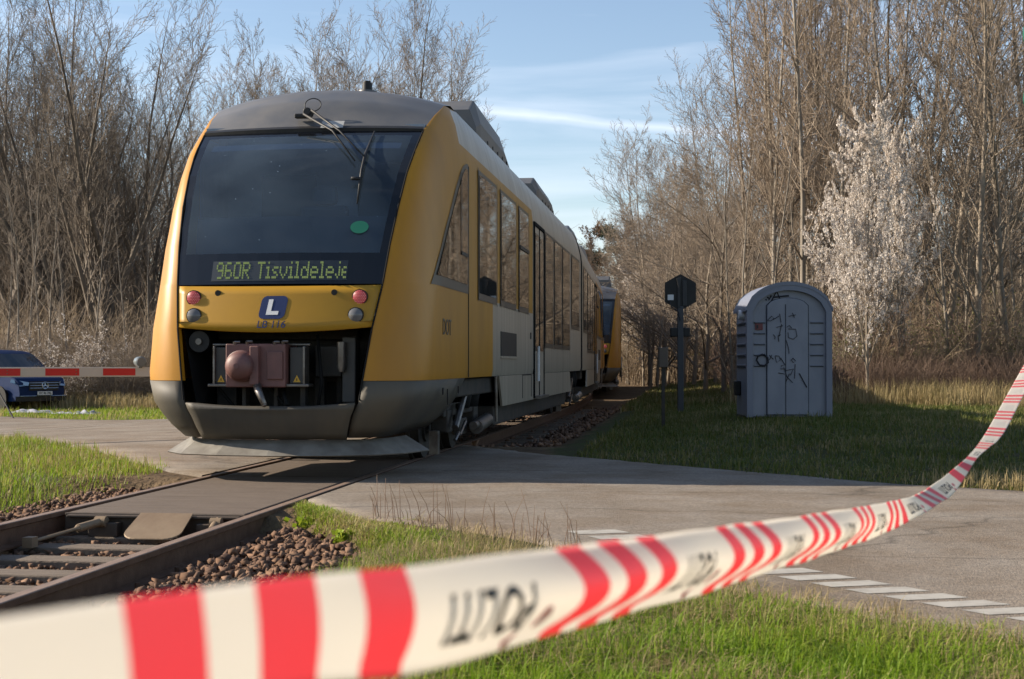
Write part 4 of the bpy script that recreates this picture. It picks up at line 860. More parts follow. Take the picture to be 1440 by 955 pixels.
def catm(vals, z):
    i = int(np.clip(np.searchsorted(TZ, z) - 1, 0, len(TZ) - 2)); t = (z - TZ[i]) / (TZ[i + 1] - TZ[i])
    p = [vals[max(0, i - 1)], vals[i], vals[i + 1], vals[min(len(vals) - 1, i + 2)]]
    z0, z1, z2, z3 = TZ[max(0, i - 1)], TZ[i], TZ[i + 1], TZ[min(len(TZ) - 1, i + 2)]; h = z2 - z1
    m1 = (p[2] - p[0]) / (z2 - z0) * h; m2 = (p[3] - p[1]) / (z3 - z1) * h
    return p[1] * (2 * t ** 3 - 3 * t * t + 1) + m1 * (t ** 3 - 2 * t * t + t) + p[2] * (-2 * t ** 3 + 3 * t * t) + m2 * (t ** 3 - t * t)
TA = [e[0] for e in EDG]; TB_ = [e[1] for e in EDG]
def tape_pt(z, v, off=0):
    a = catm(TA, z); b = catm(TB_, z); k = (1 - float(ss(2.4, 4.0, z))) * (.02 + .98 * float(ss(.72, 1.3, z)))
    bul = k * (.030 * sin(pi * min(1, v / .9)) - .022 * v ** 2.2 + .003 * sin(z * 9 + 4 * v))
    wav = .0008 * sin(z * 17) * v + .0005 * sin(z * 23 + 2) * (1 - v)
    return a.lerp(b, v) + nrm * (bul + off) + Vector((0, 0, wav))
def tape_mat():
    m = bpy.data.materials.new('barrier_tape_plastic'); m.use_nodes = True; t = m.node_tree; n = t.nodes; l = t.links; b = n['Principled BSDF']; b.inputs['Roughness'].default_value = .42
    a = n.new('ShaderNodeUVMap'); a.uv_map = 'tape'; s = n.new('ShaderNodeSeparateXYZ'); l.new(a.outputs[0], s.inputs[0])
    def mth(op, x, y=None):
        q = n.new('ShaderNodeMath'); q.operation = op
        for i, k in enumerate((x, y)):
            if k is None: continue
            if isinstance(k, (int, float)): q.inputs[i].default_value = k
            else: l.new(k, q.inputs[i])
        return q.outputs[0]
    ph = mth('MODULO', mth('ADD', s.outputs[0], 10 * PER - .643), PER); tot = None
    for c in (.031, .138, .249):
        r_ = mth('LESS_THAN', mth('ABSOLUTE', mth('SUBTRACT', ph, c)), .030); tot = r_ if tot is None else mth('MAXIMUM', tot, r_)
    mx_ = n.new('ShaderNodeMixRGB'); mx_.inputs[1].default_value = (.84, .80, .74, 1); mx_.inputs[2].default_value = (.84, .19, .21, 1); l.new(tot, mx_.inputs[0]); l.new(mx_.outputs[0], b.inputs['Base Color'])
    tb = n.new('ShaderNodeBsdfTranslucent'); l.new(mx_.outputs[0], tb.inputs['Color']); ms = n.new('ShaderNodeMixShader'); ms.inputs[0].default_value = .58
    l.new(b.outputs[0], ms.inputs[1]); l.new(tb.outputs[0], ms.inputs[2]); l.new(ms.outputs[0], n['Material Output'].inputs['Surface']); return m
PER = .565
vq = np.linspace(0, 1, 15); rows_ = [[tape_pt(z, v) for v in vq] for z in zq]
tape = MB(); tape.grid(rows_); to = tape.build('police_tape', tape_mat(), smooth=True)
uv = to.data.uv_layers.new(name='tape')
cl_ = [tape_pt(z, .5) for z in zq]; arc = np.r_[0, np.cumsum([(b - a).length for a, b in zip(cl_, cl_[1:])])]; uq = zq[0] + arc / 1.075; uq += .643 - float(np.interp(.643, zq, uq))
vu = [(u_, v) for u_ in uq for v in vq]
def z_of(u_): return float(np.interp(u_, uq, zq))
for lp in to.data.loops: uv.data[lp.index].uv = vu[lp.vertex_index]
tag(to, 'red and white striped police tape stretched across the foreground', 'barrier tape')
md = to.modifiers.new('solid', 'SOLIDIFY'); md.thickness = .0004; md.offset = 0
TINK = mat('tape_black', (.03, .03, .03), rough=.6); TRED = mat('tape_red', (.68, .055, .075), rough=.5)
for k in range(-1, 14):
    z0 = .643 + PER * k
    if k < 0: continue
    def place(x, y, zz, zc=z0 + .40): return tape_pt(z_of(zc - x * .9), .50 + y * 12.0, .0016 + zz * .2)   # upside down on the tape
    tm = text_obj('tape_text', 'POLITI', .056, TINK, to, place, shear=.0, bold=.0014, ex=.0006)
    for dz, v, r in ((.50, .66, .010), (.475, .90, .008)):
        mb = MB(); mb.add([tape_pt(z_of(z0 + dz + r * cos(a)), v + r * 12 * sin(a), .0015) for a in np.linspace(0, 2 * pi, 16, endpoint=False)], [tuple(range(16))]); mb.build('tape_mark', TRED, to)

# ------------------------------------------------------------------ trees
BARK = mat('bark_grey_brown', (.15, .12, .088), (.25, .205, .155), 3, .85, stretch=(1, 1, .3), rand=.22)
TWIG = mat('twig_brown', (.185, .14, .10), (.27, .21, .15), 1.2, .8, rand=.22)
PALE = mat('bark_pale', (.26, .225, .18), (.17, .14, .105), 2.5, .8, stretch=(1, 1, .25), rand=.15)
REDT = mat('twig_reddish', (.125, .075, .050), (.19, .125, .085), 1.2, .8, rand=.18)
LEAFG = ramp_attr('bud_green', [(0, (.10, .12, .03)), (1, (.20, .21, .06))], .6, .3)
BLOS = ramp_attr('blossom_white', [(0, (.56, .49, .43)), (1, (.80, .74, .67))], .6, .3)
NEED = ramp_attr('pine_needles', [(0, (.018, .03, .016)), (1, (.045, .06, .026))], .7, .1)
RUSS = ramp_attr('rusty_leaves', [(0, (.10, .055, .03)), (1, (.19, .11, .06))], .7, .2)
TAN_LIT = mat('sunlit_tan_twig', (.27, .205, .13), (.18, .13, .085), 1.0, .8, rand=.2)  # twig brown lightened to tan so the dark undergrowth looks sunlit
class Tubes:
    def __init__(s): s.V = []; s.F = []; s.n = 0
    def add(s, P, R, k):
        P = np.asarray(P); T = np.gradient(P, axis=0); T /= np.linalg.norm(T, axis=1)[:, None] + 1e-9
        ref = np.array([0, 0, 1.]) if abs(T[0, 2]) < .8 else np.array([1., 0, 0])
        U = np.cross(T, ref); U /= np.linalg.norm(U, axis=1)[:, None] + 1e-9; W = np.cross(U, T)
        a = np.arange(k) * 2 * pi / k
        V = P[:, None] + np.asarray(R)[:, None, None] * (U[:, None] * np.cos(a)[None, :, None] + W[:, None] * np.sin(a)[None, :, None])
        m = len(P); i, j = np.meshgrid(np.arange(m - 1), np.arange(k), indexing='ij'); b = i * k + j; c = i * k + (j + 1) % k
        s.F.append(np.stack([b, c, c + k, b + k], -1).reshape(-1, 4) + s.n); s.V.append(V.reshape(-1, 3)); s.n += m * k
    def mesh(s, name, m):
        if not s.V: return None
        o = np_mesh(name, np.vstack(s.V), np.vstack(s.F), m); me = o.data; me.polygons.foreach_set('use_smooth', [True] * len(me.polygons)); bpy.data.objects.remove(o); return me
def grow(tk, cr, tips, p, d, L_, r, lvl, C, rg):
    n = C['n'][lvl]; P = [p]; R = [r]; st = L_ / n
    for i in range(n):
        d = d + rg.normal(0, C['wob'][lvl], 3) + np.array([0, 0, C['up'][lvl]]); d = d / np.linalg.norm(d)
        p = p + d * st; P.append(p); R.append(max(C['rmin'], r * (1 - (1 - C['tap'][lvl]) * (i + 1) / n)))
    (tk if lvl <= C['tl'] else cr).add(P, R, (7, 5, 4, 3, 3)[lvl])
    P = np.array(P)
    if lvl == C['max']: tips.append(P); return
    m = C['kids'][lvl]; m = max(1, int(m * rg.uniform(.8, 1.2)))
    for q in np.linspace(C['s0'][lvl], 1, m) + rg.uniform(-.03, .03, m):
        q = min(max(q, .02), .999); f = q * n; i = int(f); f -= i; pp = P[i] * (1 - f) + P[i + 1] * f
        ax = P[i + 1] - P[i]; ax /= np.linalg.norm(ax)
        o = np.cross(ax, rg.normal(0, 1, 3)); o /= np.linalg.norm(o) + 1e-9
        an = radians(C['ang'][lvl] * rg.uniform(.7, 1.25)); nd = ax * cos(an) + o * sin(an)
        rr = (R[i] * (1 - f) + R[i + 1] * f) * C['rk'][lvl]
        ll = L_ * C['lk'][lvl] * (1 - C['dec'][lvl] * (q - C['s0'][lvl]) / (1.001 - C['s0'][lvl])) * rg.uniform(.7, 1.2)
        grow(tk, cr, tips, pp, nd, ll, max(C['rmin'], min(rr, ll * .03)), lvl + 1, C, rg)
SPEC = {
 'broad': dict(H=(3.6, .26), tl=1, max=4, n=[4, 6, 5, 4, 2], wob=[.05, .08, .07, .08, .06], up=[.05, .17, .11, .06, .03], tap=[.75, .05, .12, .25, .6], kids=[9, 15, 10, 6, 0], s0=[.25, .16, .12, .12, 0], ang=[25, 32, 36, 42, 0], rk=[.5, .36, .5, .55, 0], lk=[3.0, .40, .45, .45, 0], dec=[.1, .55, .5, .4, 0], rmin=.0055),
 'poplar': dict(H=(15, .085), tl=0, max=3, n=[12, 6, 4, 2], wob=[.018, .05, .06, .06], up=[.01, .10, .08, .05], tap=[.06, .12, .25, .6], kids=[34, 9, 6, 0], s0=[.24, .12, .1, 0], ang=[36, 34, 38, 0], rk=[.42, .5, .55, 0], lk=[.20, .42, .5, 0], dec=[.6, .5, .4, 0], rmin=.0055),
 'forest': dict(H=(12, .095), tl=1, max=3, n=[9, 6, 5, 3], wob=[.035, .08, .08, .07], up=[.02, .07, .06, .03], tap=[.06, .12, .25, .6], kids=[24, 11, 7, 0], s0=[.16, .12, .1, 0], ang=[40, 36, 40, 0], rk=[.40, .5, .55, 0], lk=[.33, .42, .45, 0], dec=[.5, .5, .4, 0], rmin=.0055),
 'leaning': dict(H=(7, .09), tl=1, max=3, n=[7, 6, 5, 3], wob=[.09, .11, .10, .08], up=[.03, .05, .05, .03], tap=[.08, .12, .25, .6], kids=[18, 10, 8, 0], s0=[.12, .15, .1, 0], ang=[56, 44, 44, 0], rk=[.55, .5, .55, 0], lk=[.6, .45, .45, 0], dec=[.45, .5, .4, 0], rmin=.005),
 'shrub': dict(H=(.3, .03), tl=1, max=3, n=[2, 6, 4, 2], wob=[.05, .12, .15, .12], up=[0, .05, .05, .02], tap=[.8, .25, .3, .6], kids=[16, 11, 5, 0], s0=[.1, .1, .1, 0], ang=[34, 40, 45, 0], rk=[.6, .45, .6, 0], lk=[9, .36, .42, 0], dec=[.1, .5, .4, 0], rmin=.0042),
 'sapling': dict(H=(7.5, .045), tl=0, max=2, n=[8, 4, 3], wob=[.04, .1, .1], up=[.02, .08, .04], tap=[.15, .25, .5], kids=[24, 7, 0], s0=[.15, .1, 0], ang=[42, 40, 0], rk=[.45, .5, 0], lk=[.2, .42, 0], dec=[.6, .4, 0], rmin=.005)}
def make_tree(kind, seed, tm, cm, extra=None, spec=None):
    C = dict(SPEC[kind]); C.update(spec or {}); rg = np.random.default_rng(seed); tk, cr, tips = Tubes(), Tubes(), []
    d = np.array([rg.normal(0, .04), rg.normal(0, .04), 1.]); d /= np.linalg.norm(d)
    grow(tk, cr, tips, np.array([0, 0, -.1]), d, C['H'][0], C['H'][1], 0, C, rg)
    a = tk.mesh('trunk', tm); b = cr.mesh('crown', cm); lv = None
    if extra:
        em, per, sz, minz = extra; T = np.vstack([p[1:] for p in tips]); T = T[T[:, 2] > minz]; T = T[rg.integers(0, len(T), int(len(T) * per))] + rg.normal(0, sz * 1.0, (int(len(T) * per), 3))
        lv = leaf_mesh(T, sz, em, rg)
    return a, b, lv
def leaf_mesh(T, sz, em, rg):
    n = len(T); u = rg.normal(0, 1, (n, 3)); u /= np.linalg.norm(u, axis=1)[:, None]; v = np.cross(u, rg.normal(0, 1, (n, 3))); v /= np.linalg.norm(v, axis=1)[:, None] + 1e-9
    s = sz * rg.uniform(.5, 1.2, (n, 1)); Q = np.stack([T - u * s - v * s * .6, T + u * s * .3 - v * s, T + u * s + v * s * .6, T - u * s * .3 + v * s], 1)
    o = np_mesh('leaves', Q.reshape(-1, 3), np.arange(n * 4).reshape(-1, 4), em, attr=np.repeat(rg.uniform(0, 1, n), 4)); me = o.data; bpy.data.objects.remove(o); return me
def plant(name, T, x, y, s, rz, label, cat, group=None, lean=(0, 0), leafname='blossom', crown='crown', sink=.05, sz=None):
    r = empty(name, (x, y, gz(x, y) - sink), rz, label, cat, group); r.scale = (s, s, sz or s); r.rotation_euler = (lean[0], lean[1], rz)
    for nm, me in ((('trunk' if crown == 'crown' else 'stems'), T[0]), (crown, T[1]), (leafname, T[2])):
        if me is None: continue
        o = bpy.data.objects.new(nm, me); COL.objects.link(o); o.parent = r
    return r
PX = lambda px, Y: (px - 720) / 2000 * Y
BARKD = mat('bark_dark', (.085, .068, .05), (.15, .12, .09), 3, .85, stretch=(1, 1, .3), rand=.15)
TWIGS = mat('twig_silver', (.13, .105, .08), (.20, .16, .12), 1.2, .8, rand=.15)
BROAD = [make_tree('broad', s, BARKD, TWIGS) for s in (11, 12, 13)]
POP = [make_tree('poplar', s, PALE, TWIG) for s in (21, 22, 23)]
FOR = [make_tree('forest', s, BARK, TWIG) for s in (31, 32, 33)]
LEAN = [make_tree('leaning', s, BARK, TWIG) for s in (41, 42)]
SAP = [make_tree('sapling', s, PALE, TWIG) for s in (51, 52)]
SHR = [make_tree('shrub', s, BARK, TWIG) for s in (61, 62, 63)]
SHRR = [make_tree('shrub', s, REDT, REDT) for s in (64, 65)]
SHRT = [make_tree('shrub', s, TAN_LIT, TAN_LIT) for s in (68, 69)]
SHRG = [make_tree('shrub', s, BARK, TWIG, (LEAFG, 1.0, .02, .3)) for s in (66, 67)]
BLOT = make_tree('leaning', 71, BARK, TWIG, (BLOS, 10.0, .023, 1.0), dict(H=(5.4, .07), ang=[40, 40, 44, 0], up=[.02, .10, .06, .03], kids=[20, 10, 7, 0]))
BLOS_S = make_tree('shrub', 72, BARK, TWIG, (BLOS, 2.6, .022, .5))
RUST_T = make_tree('forest', 73, BARK, REDT, (RUSS, .8, .07, 3))
def U(a, b): return random.uniform(a, b)
R6 = lambda: U(0, 6.28)
# left: two big spreading trees and the wood behind them
for i, (px, Y, s, v) in enumerate(((150, 58, 1.3, 0), (95, 60, 1.32, 1), (215, 62, 1.22, 2), (20, 63, 1.36, 0))):
    plant('broad_tree', BROAD[v], PX(px, Y), Y, s, R6(), ['big many-limbed bare tree above the blossoming bush near the van', 'wide bare tree just left of the many-limbed one, behind the van', 'bare spreading tree whose crown meets the left shoulder of the train', 'bare spreading tree at the far left picture edge'][i], 'tree', 'big bare trees on the left')
for px, Y, s in ((270, 72, 1.0), (318, 76, 1.05), (365, 74, 1.0), (410, 80, 1.1), (455, 78, 1.16), (500, 80, 1.2), (548, 78, 1.18), (590, 82, 1.15), (628, 80, 1.1), (655, 84, .92), (340, 90, 1.2), (430, 92, 1.2), (520, 94, 1.35), (600, 96, 1.2), (675, 92, .75), (290, 84, .98), (385, 86, 1.05), (475, 88, 1.12), (535, 90, 1.15), (570, 92, 1.15), (615, 90, 1.05), (645, 94, .9), (440, 98, 1.1), (305, 96, 1.0), (350, 80, .85), (420, 76, .85), (490, 76, .85), (560, 84, .95), (665, 98, .7), (330, 100, 1.2), (400, 100, 1.2), (465, 102, 1.25), (515, 100, 1.3), (580, 102, 1.25), (625, 100, 1.15), (300, 78, .85), (375, 95, 1.1)):
    Y *= 1.38
    plant('poplar_tree', random.choice(FOR + FOR + BROAD[:1] + POP[:1]), PX(px, Y), Y, s * U(1.5, 1.75), R6(), 'slender bare tree rising behind the roof of the front train', 'tree', 'bare trees behind the train roof')
for k in range(34):
    px = U(-90, 300); Y = U(64, 95) if px < 150 else U(85, 120)
    plant('forest_tree', random.choice(FOR + BROAD), PX(px, Y), Y, U(.9, 1.3), R6(), 'bare tree in the depth of the wood left of the train', 'tree', 'trees in the left wood')
for px, Y, s in ((22, 49, 1), (42, 50, 1.1), (70, 51, 1.1), (97, 52, .9), (60, 53, 1.2), (130, 53, 1.0), (180, 54, 1.0), (205, 55, .9), (8, 52, 1.1), (-20, 50, 1)):
    plant('sapling', random.choice(SAP), PX(px, Y), Y, s, R6(), 'thin pale bare stem at the edge of the wood behind the van', 'tree', 'thin stems behind the van')
for k in range(46):
    px = -60 + k * 7.2 + U(-4, 4); Y = U(47.5, 53)
    plant('bush', random.choice(SHR + SHRT), PX(px, Y), Y, U(.65, 1.0), R6(), 'bare brown bush in the thicket along the left verge', 'bush', 'bushes along the left verge', crown='twigs')
for px, Y, s in ((100, 48, .95), (128, 48.4, .75), (78, 47.8, .7)):
    plant('blossom_bush', BLOS_S, PX(px, Y), Y, s, R6(), {100: 'white blossoming bush right of the van, the tallest of three', 128: 'low white blossoming bush nearest the train', 78: 'small white blossoming bush just behind the van bonnet'}[px], 'bush', 'blossoming bushes on the left', crown='twigs')
for px, Y, s in ((150, 48.5, .5), (190, 48.8, .55), (112, 47.4, .4)):
    plant('budding_bush', SHRG[0], PX(px, Y), Y, s, R6(), 'low bush with green buds along the left verge', 'bush', 'budding bushes on the left', leafname='leaves', crown='twigs')
# right wood
for i, (px, Y, s, v) in enumerate(((1085, 40, 1.0, 0), (1060, 43, .95, 1), (1112, 42, 1.08, 2), (1130, 38.5, 1.1, 0), (1152, 44, 1.1, 1), (1183, 40, 1.12, 2), (1205, 45, 1.15, 0), (1098, 47, 1.05, 1), (1050, 49, .92, 2), (1140, 48, 1.1, 0), (1165, 50, 1.15, 2))):
    plant('poplar_tree', POP[v], PX(px, Y), Y, s, R6(), 'tall straight pale-stemmed bare tree behind the portable toilet', 'tree', 'tall pale trees behind the toilet')
for px, Y, s, v in ((1270, 36, 1.1, 0), (1330, 37, 1.2, 1), (1355, 41, 1.3, 2), (1300, 41, 1.25, 0), (1420, 36, 1.2, 1), (1395, 42, 1.3, 2), (1240, 42, 1.15, 1), (1460, 40, 1.3, 0), (1290, 46, 1.35, 2), (1440, 47, 1.3, 1), (1375, 35, 1.0, 0), (1490, 44, 1.3, 2)):
    plant('forest_tree', FOR[v], PX(px, Y), Y, s, R6(), 'tall branching bare tree at the front of the wood on the right', 'tree', 'front trees of the right wood')
for k in range(34):
    Y = U(48, 90); px = U(1060, 1520)
    plant('forest_tree', random.choice(FOR + POP), PX(px, Y), Y, U(.68, .95), R6(), 'bare tree deep in the wood on the right', 'tree', 'trees deep in the right wood')
for k in range(30):
    Y = U(56, 120); px = 905 + U(0, 150) * (1 if Y > 80 else .9)
    plant('leaning_tree', random.choice(LEAN + FOR), PX(px, Y), Y, min(1.25, .95 + (px - 905) / 500) * U(.85, 1.1) * (Y / 85) ** .35, R6(), 'rounded bare tree along the line beyond the signal board', 'tree', 'trees beyond the signal board')
for px, Y, s, v in ((935, 62, 1.0, 0), (962, 56, .95, 1), (992, 46, .95, 0), (1018, 42, 1.0, 1), (975, 60, 1.1, 1)):
    plant('leaning_tree', LEAN[v], PX(px, Y), Y, s, R6(), 'crooked bare tree leaning out towards the track behind the signal board', 'tree', 'crooked trees near the signal')
for k in range(22):
    px = U(815, 920); Y = U(120, 170)
    plant('forest_tree', random.choice(FOR + LEAN), PX(px, Y), Y, U(.7, .95) * (.75 if px < 850 else 1), R6(), 'small far bare tree where the line vanishes', 'tree', 'far trees at the end of the line')
plant('russet_tree', RUST_T, PX(846, 150), 150, .86, 1, 'round russet tree far off above the second train', 'tree', leafname='leaves')
plant('russet_tree', RUST_T, PX(868, 158), 158, .92, 3, 'smaller russet tree right of the round far one', 'tree', leafname='leaves')
def pine(px, Y, s, lab):
    rg = np.random.default_rng(int(px)); tk = Tubes(); tk.add([(0, 0, 0), (.1, 0, 8), (0, .1, 15)], [.25, .18, .05], 6); T = []
    for k in range(16):
        z = 9 + 7 * rg.random(); a = rg.random() * 6.28; l = (16.5 - z) * .45 + .8; tk.add([(0, 0, z - .5), (cos(a) * l * .5, sin(a) * l * .5, z), (cos(a) * l, sin(a) * l, z + .3)], [.06, .04, .02], 4)
        c = np.array([cos(a) * l * .8, sin(a) * l * .8, z + .4]); T.append(c + rg.normal(0, 1, (700, 3)) * np.array([.8, .8, .36]))
    T.append(np.array([0, 0, 15.8]) + rg.normal(0, 1, (500, 3)) * np.array([.7, .7, .6]))
    me = leaf_mesh(np.vstack(T), .11, NEED, rg); plant('pine_tree', (tk.mesh('trunk', BARK), me, None), PX(px, Y), Y, s, 0, lab, 'tree')
pine(812, 175, .66, 'dark pine showing just over the train roof'); pine(854, 178, .80, 'tallest dark pine rising above the russet trees'); pine(826, 190, .66, 'dark pine between two other pines on the far skyline')
plant('blossom_tree', BLOT, PX(1220, 32.5), 32.5, .60, .6, 'tall white blossoming tree right of the toilet', 'tree', sz=1.06)
plant('blossom_tree', BLOT, PX(1262, 34.5), 34.5, .5, 3.9, 'second white blossoming tree, leaning right behind the taller one', 'tree', sz=1.1)
plant('blossom_tree', BLOT, PX(1190, 35), 35, .5, 2.3, 'short white blossoming tree closest to the toilet wall', 'tree', sz=.85)
plant('blossom_tree', BLOT, PX(905, 70), 70, .95, 1.3, 'pale blossoming tree far behind the marker post', 'tree')
for k in range(60):
    px = 985 + k * 8.4 + U(-8, 8); Y = U(34.5, 40)
    if px < 1035: Y = U(48, 58); px = U(1010, 1065)
    plant('bush', random.choice(SHRT + SHRT + SHRR), PX(px, Y), Y, U(.5, .95), R6(), 'bare brown bush in the undergrowth of the right wood', 'bush', 'bushes in the right wood', crown='twigs')
for k in range(34):
    Y = U(71, 100); px = 872 + 150 * U(0, 1)
    plant('bush', random.choice(SHRT + SHRT + SHRG), PX(px, Y), Y, U(.8, 1.25), R6(), 'scrubby bush beside the line beyond the signal board', 'bush', 'bushes beside the far line', leafname='leaves', crown='twigs')
for k in range(15):
    px = 884 + k * 9.5; Y = U(78, 88)
    plant('bush', (SHRT[:1] + SHRG + SHRG)[k % 5], PX(px, Y), Y, U(1.2, 1.6), R6(), 'tall scrubby bush between the second train and the signal board', 'bush', 'tall bushes past the second train', leafname='leaves', crown='twigs')
for px, Y, s in ((1195, 34.2, .75), (1215, 34.6, .7), (1345, 36, .9), (1290, 35, .7), (1410, 35.5, .8), (1375, 38, 1.0), (1250, 35.5, .6), (1435, 37, 1.0)):
    plant('budding_bush', random.choice(SHRG), PX(px, Y), Y, s, R6(), 'bush with fresh green buds at the edge of the right wood', 'bush', 'budding bushes on the right', leafname='leaves', crown='twigs')
for k in range(26):
    px = U(985, 1470); Y = U(35, 44)
    plant('sapling', random.choice(SAP), PX(px, Y), Y, U(.6, 1.15), R6(), 'thin bare sapling among the undergrowth of the right wood', 'tree', 'saplings in the right wood', lean=(U(-.15, .15), U(-.2, .2)))
for k in range(26):
    Y = U(62, 115); px = U(880, 1050)
    plant('leaning_tree', LEAN[k % 2], PX(px, Y), Y, (.78 + (px - 880) / 420) * U(.9, 1.15) * (Y / 85) ** .5, R6(), 'twiggy bare tree in the slope of wood behind the signal board', 'tree', 'twiggy trees in the slope of wood')
for k in range(40):
    Y = U(43, 72); px = U(1055, 1480)
    plant('forest_tree', random.choice(FOR + SAP + SHRT), PX(px, Y), Y, U(.5, .8), R6(), 'small twiggy bare tree filling the lower part of the right wood', 'tree', 'small trees of the right wood')
for k in range(10):
    Y = U(40, 52); px = U(1050, 1250)
    plant('poplar_tree', random.choice(POP), PX(px, Y), Y, U(.85, 1.15), R6(), 'tall straight pale-stemmed bare tree behind the portable toilet', 'tree', 'tall pale trees behind the toilet')
# the wood behind, too dense to count
def thicket(name, n, x0f, x1f, y0, y1, h0, h1, m, r=.012):
    tb = Tubes()
    for k in range(n):
        Y = rng.uniform(y0, y1); X = rng.uniform(x0f(Y), x1f(Y)); z = float(gh(X, Y)); h = rng.uniform(h0, h1); d = rng.normal(0, .26, 2) * h; e = rng.normal(0, .12, 2) * h
        tb.add([(X, Y, z - .1), (X + d[0] * .3 + e[0], Y + d[1] * .3 + e[1], z + h * .55), (X + d[0], Y + d[1], z + h)], [r, r * .8, r * .35], 3)
        for f in ((.35, .6) if h < 5 else ()):
            g = rng.normal(0, .22, 2) * h; tb.add([(X + (d[0] * .3 + e[0]) * f * 1.8, Y + (d[1] * .3 + e[1]) * f * 1.8, z + h * f), (X + g[0], Y + g[1], z + h * (f + rng.uniform(.1, .4)))], [r * .6, r * .3], 3)
    me = tb.mesh(name, m); o = bpy.data.objects.new(name, me); COL.objects.link(o); tag(o, None, None, None, 'stuff'); return o
tag(thicket('undergrowth', 2600, lambda Y: PX(-80, Y), lambda Y: PX(330, Y), 53, 72, .8, 4.5, TAN_LIT, .014), 'dense brown undergrowth of stems in the left wood', 'undergrowth')
tag(thicket('undergrowth', 3600, lambda Y: PX(1025, Y) if Y < 70 else PX(885, Y), lambda Y: PX(1520, Y), 38, 80, .8, 4.2, TAN_LIT, .013), 'dense brown undergrowth of stems in the right wood', 'undergrowth')
tag(thicket('far_woods', 3600, lambda Y: PX(-120, Y), lambda Y: PX(690, Y), 85, 150, 5, 12, TWIG, .03), 'mass of far bare trunks behind the left wood', 'woods')
tag(thicket('far_woods', 3600, lambda Y: PX(880, Y), lambda Y: PX(1560, Y), 85, 160, 3, 9, TWIG, .03), 'mass of far bare trunks behind the right wood', 'woods')
tag(thicket('dry_stems', 3800, lambda Y: PX(1175, Y), lambda Y: PX(1520, Y), 32.5, 36.5, .4, 1.3, REDT, .006), 'dry reddish bramble stems along the right wood edge', 'undergrowth')

# ------------------------------------------------------------------ grass
GRASS = ramp_attr('grass_blade', [(0, (.08, .14, .008)), (.38, (.18, .29, .014)), (.64, (.26, .31, .04)), (.8, (.34, .28, .115)), (1, (.46, .37, .20))], .55, .45, .7, .42)
STRAW = ramp_attr('dry_grass_blade', [(0, (.14, .13, .04)), (.35, (.30, .235, .11)), (1, (.42, .32, .17))], .65, .3, .8, .3)
GRASS_SHADE = ramp_attr('shaded_grass_blade', [(0, (.05, .07, .012)), (.4, (.095, .12, .022)), (.66, (.16, .15, .045)), (.82, (.26, .21, .095)), (1, (.38, .30, .16))], .6, .35, .7, .42)  # darker, duller copy of the grass colours, with shade put into the tone
def blades(name, X, Y, h, wd, m, lean=.45, bias=0, label=None, rnd=None, T=None):
    n = len(X); Z = gh(X, Y); a = rng.uniform(0, 2 * pi, n)
    if T is not None: a = np.where(T[2], np.arctan2(T[1], T[0]) + rng.normal(0, .7, n), a); h = h * T[3]
    h = h * rng.uniform(.45, 1.25, n); wd = wd * rng.uniform(.6, 1.2, n); le = np.abs(rng.normal(0, lean, n))
    cx, cy = np.cos(a), np.sin(a); dx, dy = -cy, cx
    b = np.stack([X, Y, Z - .01], -1); mid = b + np.stack([cx * le * h * .3, cy * le * h * .3, h * .62], -1); tip = b + np.stack([cx * le * h, cy * le * h, h * np.clip(1.02 - .25 * le, .4, 1)], -1); o = np.stack([dx * wd / 2, dy * wd / 2, 0 * wd], -1)
    V = np.stack([b - o, b + o, mid + o * .8, mid - o * .8, tip + o * .1, tip - o * .1], 1).reshape(-1, 3); i = np.arange(n)[:, None] * 6
    F = np.concatenate([i + np.array([[0, 1, 2, 3]]), i + np.array([[3, 2, 4, 5]])])
    r = rng.uniform(0, 1, n) if rnd is None else rnd
    ob = np_mesh(name, V, F, m, attr=np.repeat(np.clip(r + bias, 0, 1), 6), kind='stuff')
    if label: tag(ob, label, 'grass')
    return ob
def lat_of(X, Y): return X * cos(TH) - Y * sin(TH) + A
def keep(X, Y): return ~on_road(X + wob(X, Y), Y + wob(Y, X))
def clump(n, x0, x1, y0, y1, f=.55, s=.16):
    nc = max(1, int(n / 34)); cx = rng.uniform(x0, x1, nc); cy = rng.uniform(y0, y1, nc); k = rng.integers(0, nc, n); g = rng.random(n) < f
    X = np.where(g, cx[k] + rng.normal(0, s, n), rng.uniform(x0, x1, n)); Y = np.where(g, cy[k] + rng.normal(0, s, n), rng.uniform(y0, y1, n)); 
    hf = np.where(g, (.6 + 1.1 * rng.random(nc) ** 1.5)[k], .75); clump.T = [X - cx[k], Y - cy[k], g, hf]; return X, Y
def TT(k): return [q[k] for q in clump.T]
X, Y = clump(170000, -1.7, 3.2, 3.6, 10.6, .78, .075); lt = lat_of(X, Y); k = keep(X, Y) & (lt > 1.75 + .25 * wob(X * 2, Y * 2) * 4)
near = Y < 8.2; X, Y, lt = X[k], Y[k], lt[k]
hh = np.where(Y < 7.6, .105, .06) * (1 - .55 * np.exp(-np.abs(Y - (10.33 - (X + 1.23) * 1.285)) / .5))
patch = .5 + .5 * np.sin(X * 2.7 + 1.3 * Y) * np.sin(Y * 2.1 - X)
blades('grass', X, Y, hh, .006, GRASS, 1.0, .03, 'bright green spring grass in the foreground below the tape', np.clip(rng.uniform(0, .8, len(X)) + (patch > .72) * .25 - (Y < 6.5) * .08, 0, 1), TT(k))
X, Y = clump(60000, -1.2, 3.2, 4, 10.4, .9, .13); k = keep(X, Y) & (lat_of(X, Y) > 1.9) & (np.sin(X * 3.1 + 1) * np.sin(Y * 2.3 + X) > -.25); blades('dry_grass', X[k], Y[k], .13, .004, STRAW, 1.3, 0, 'dead straw mixed into the foreground grass')
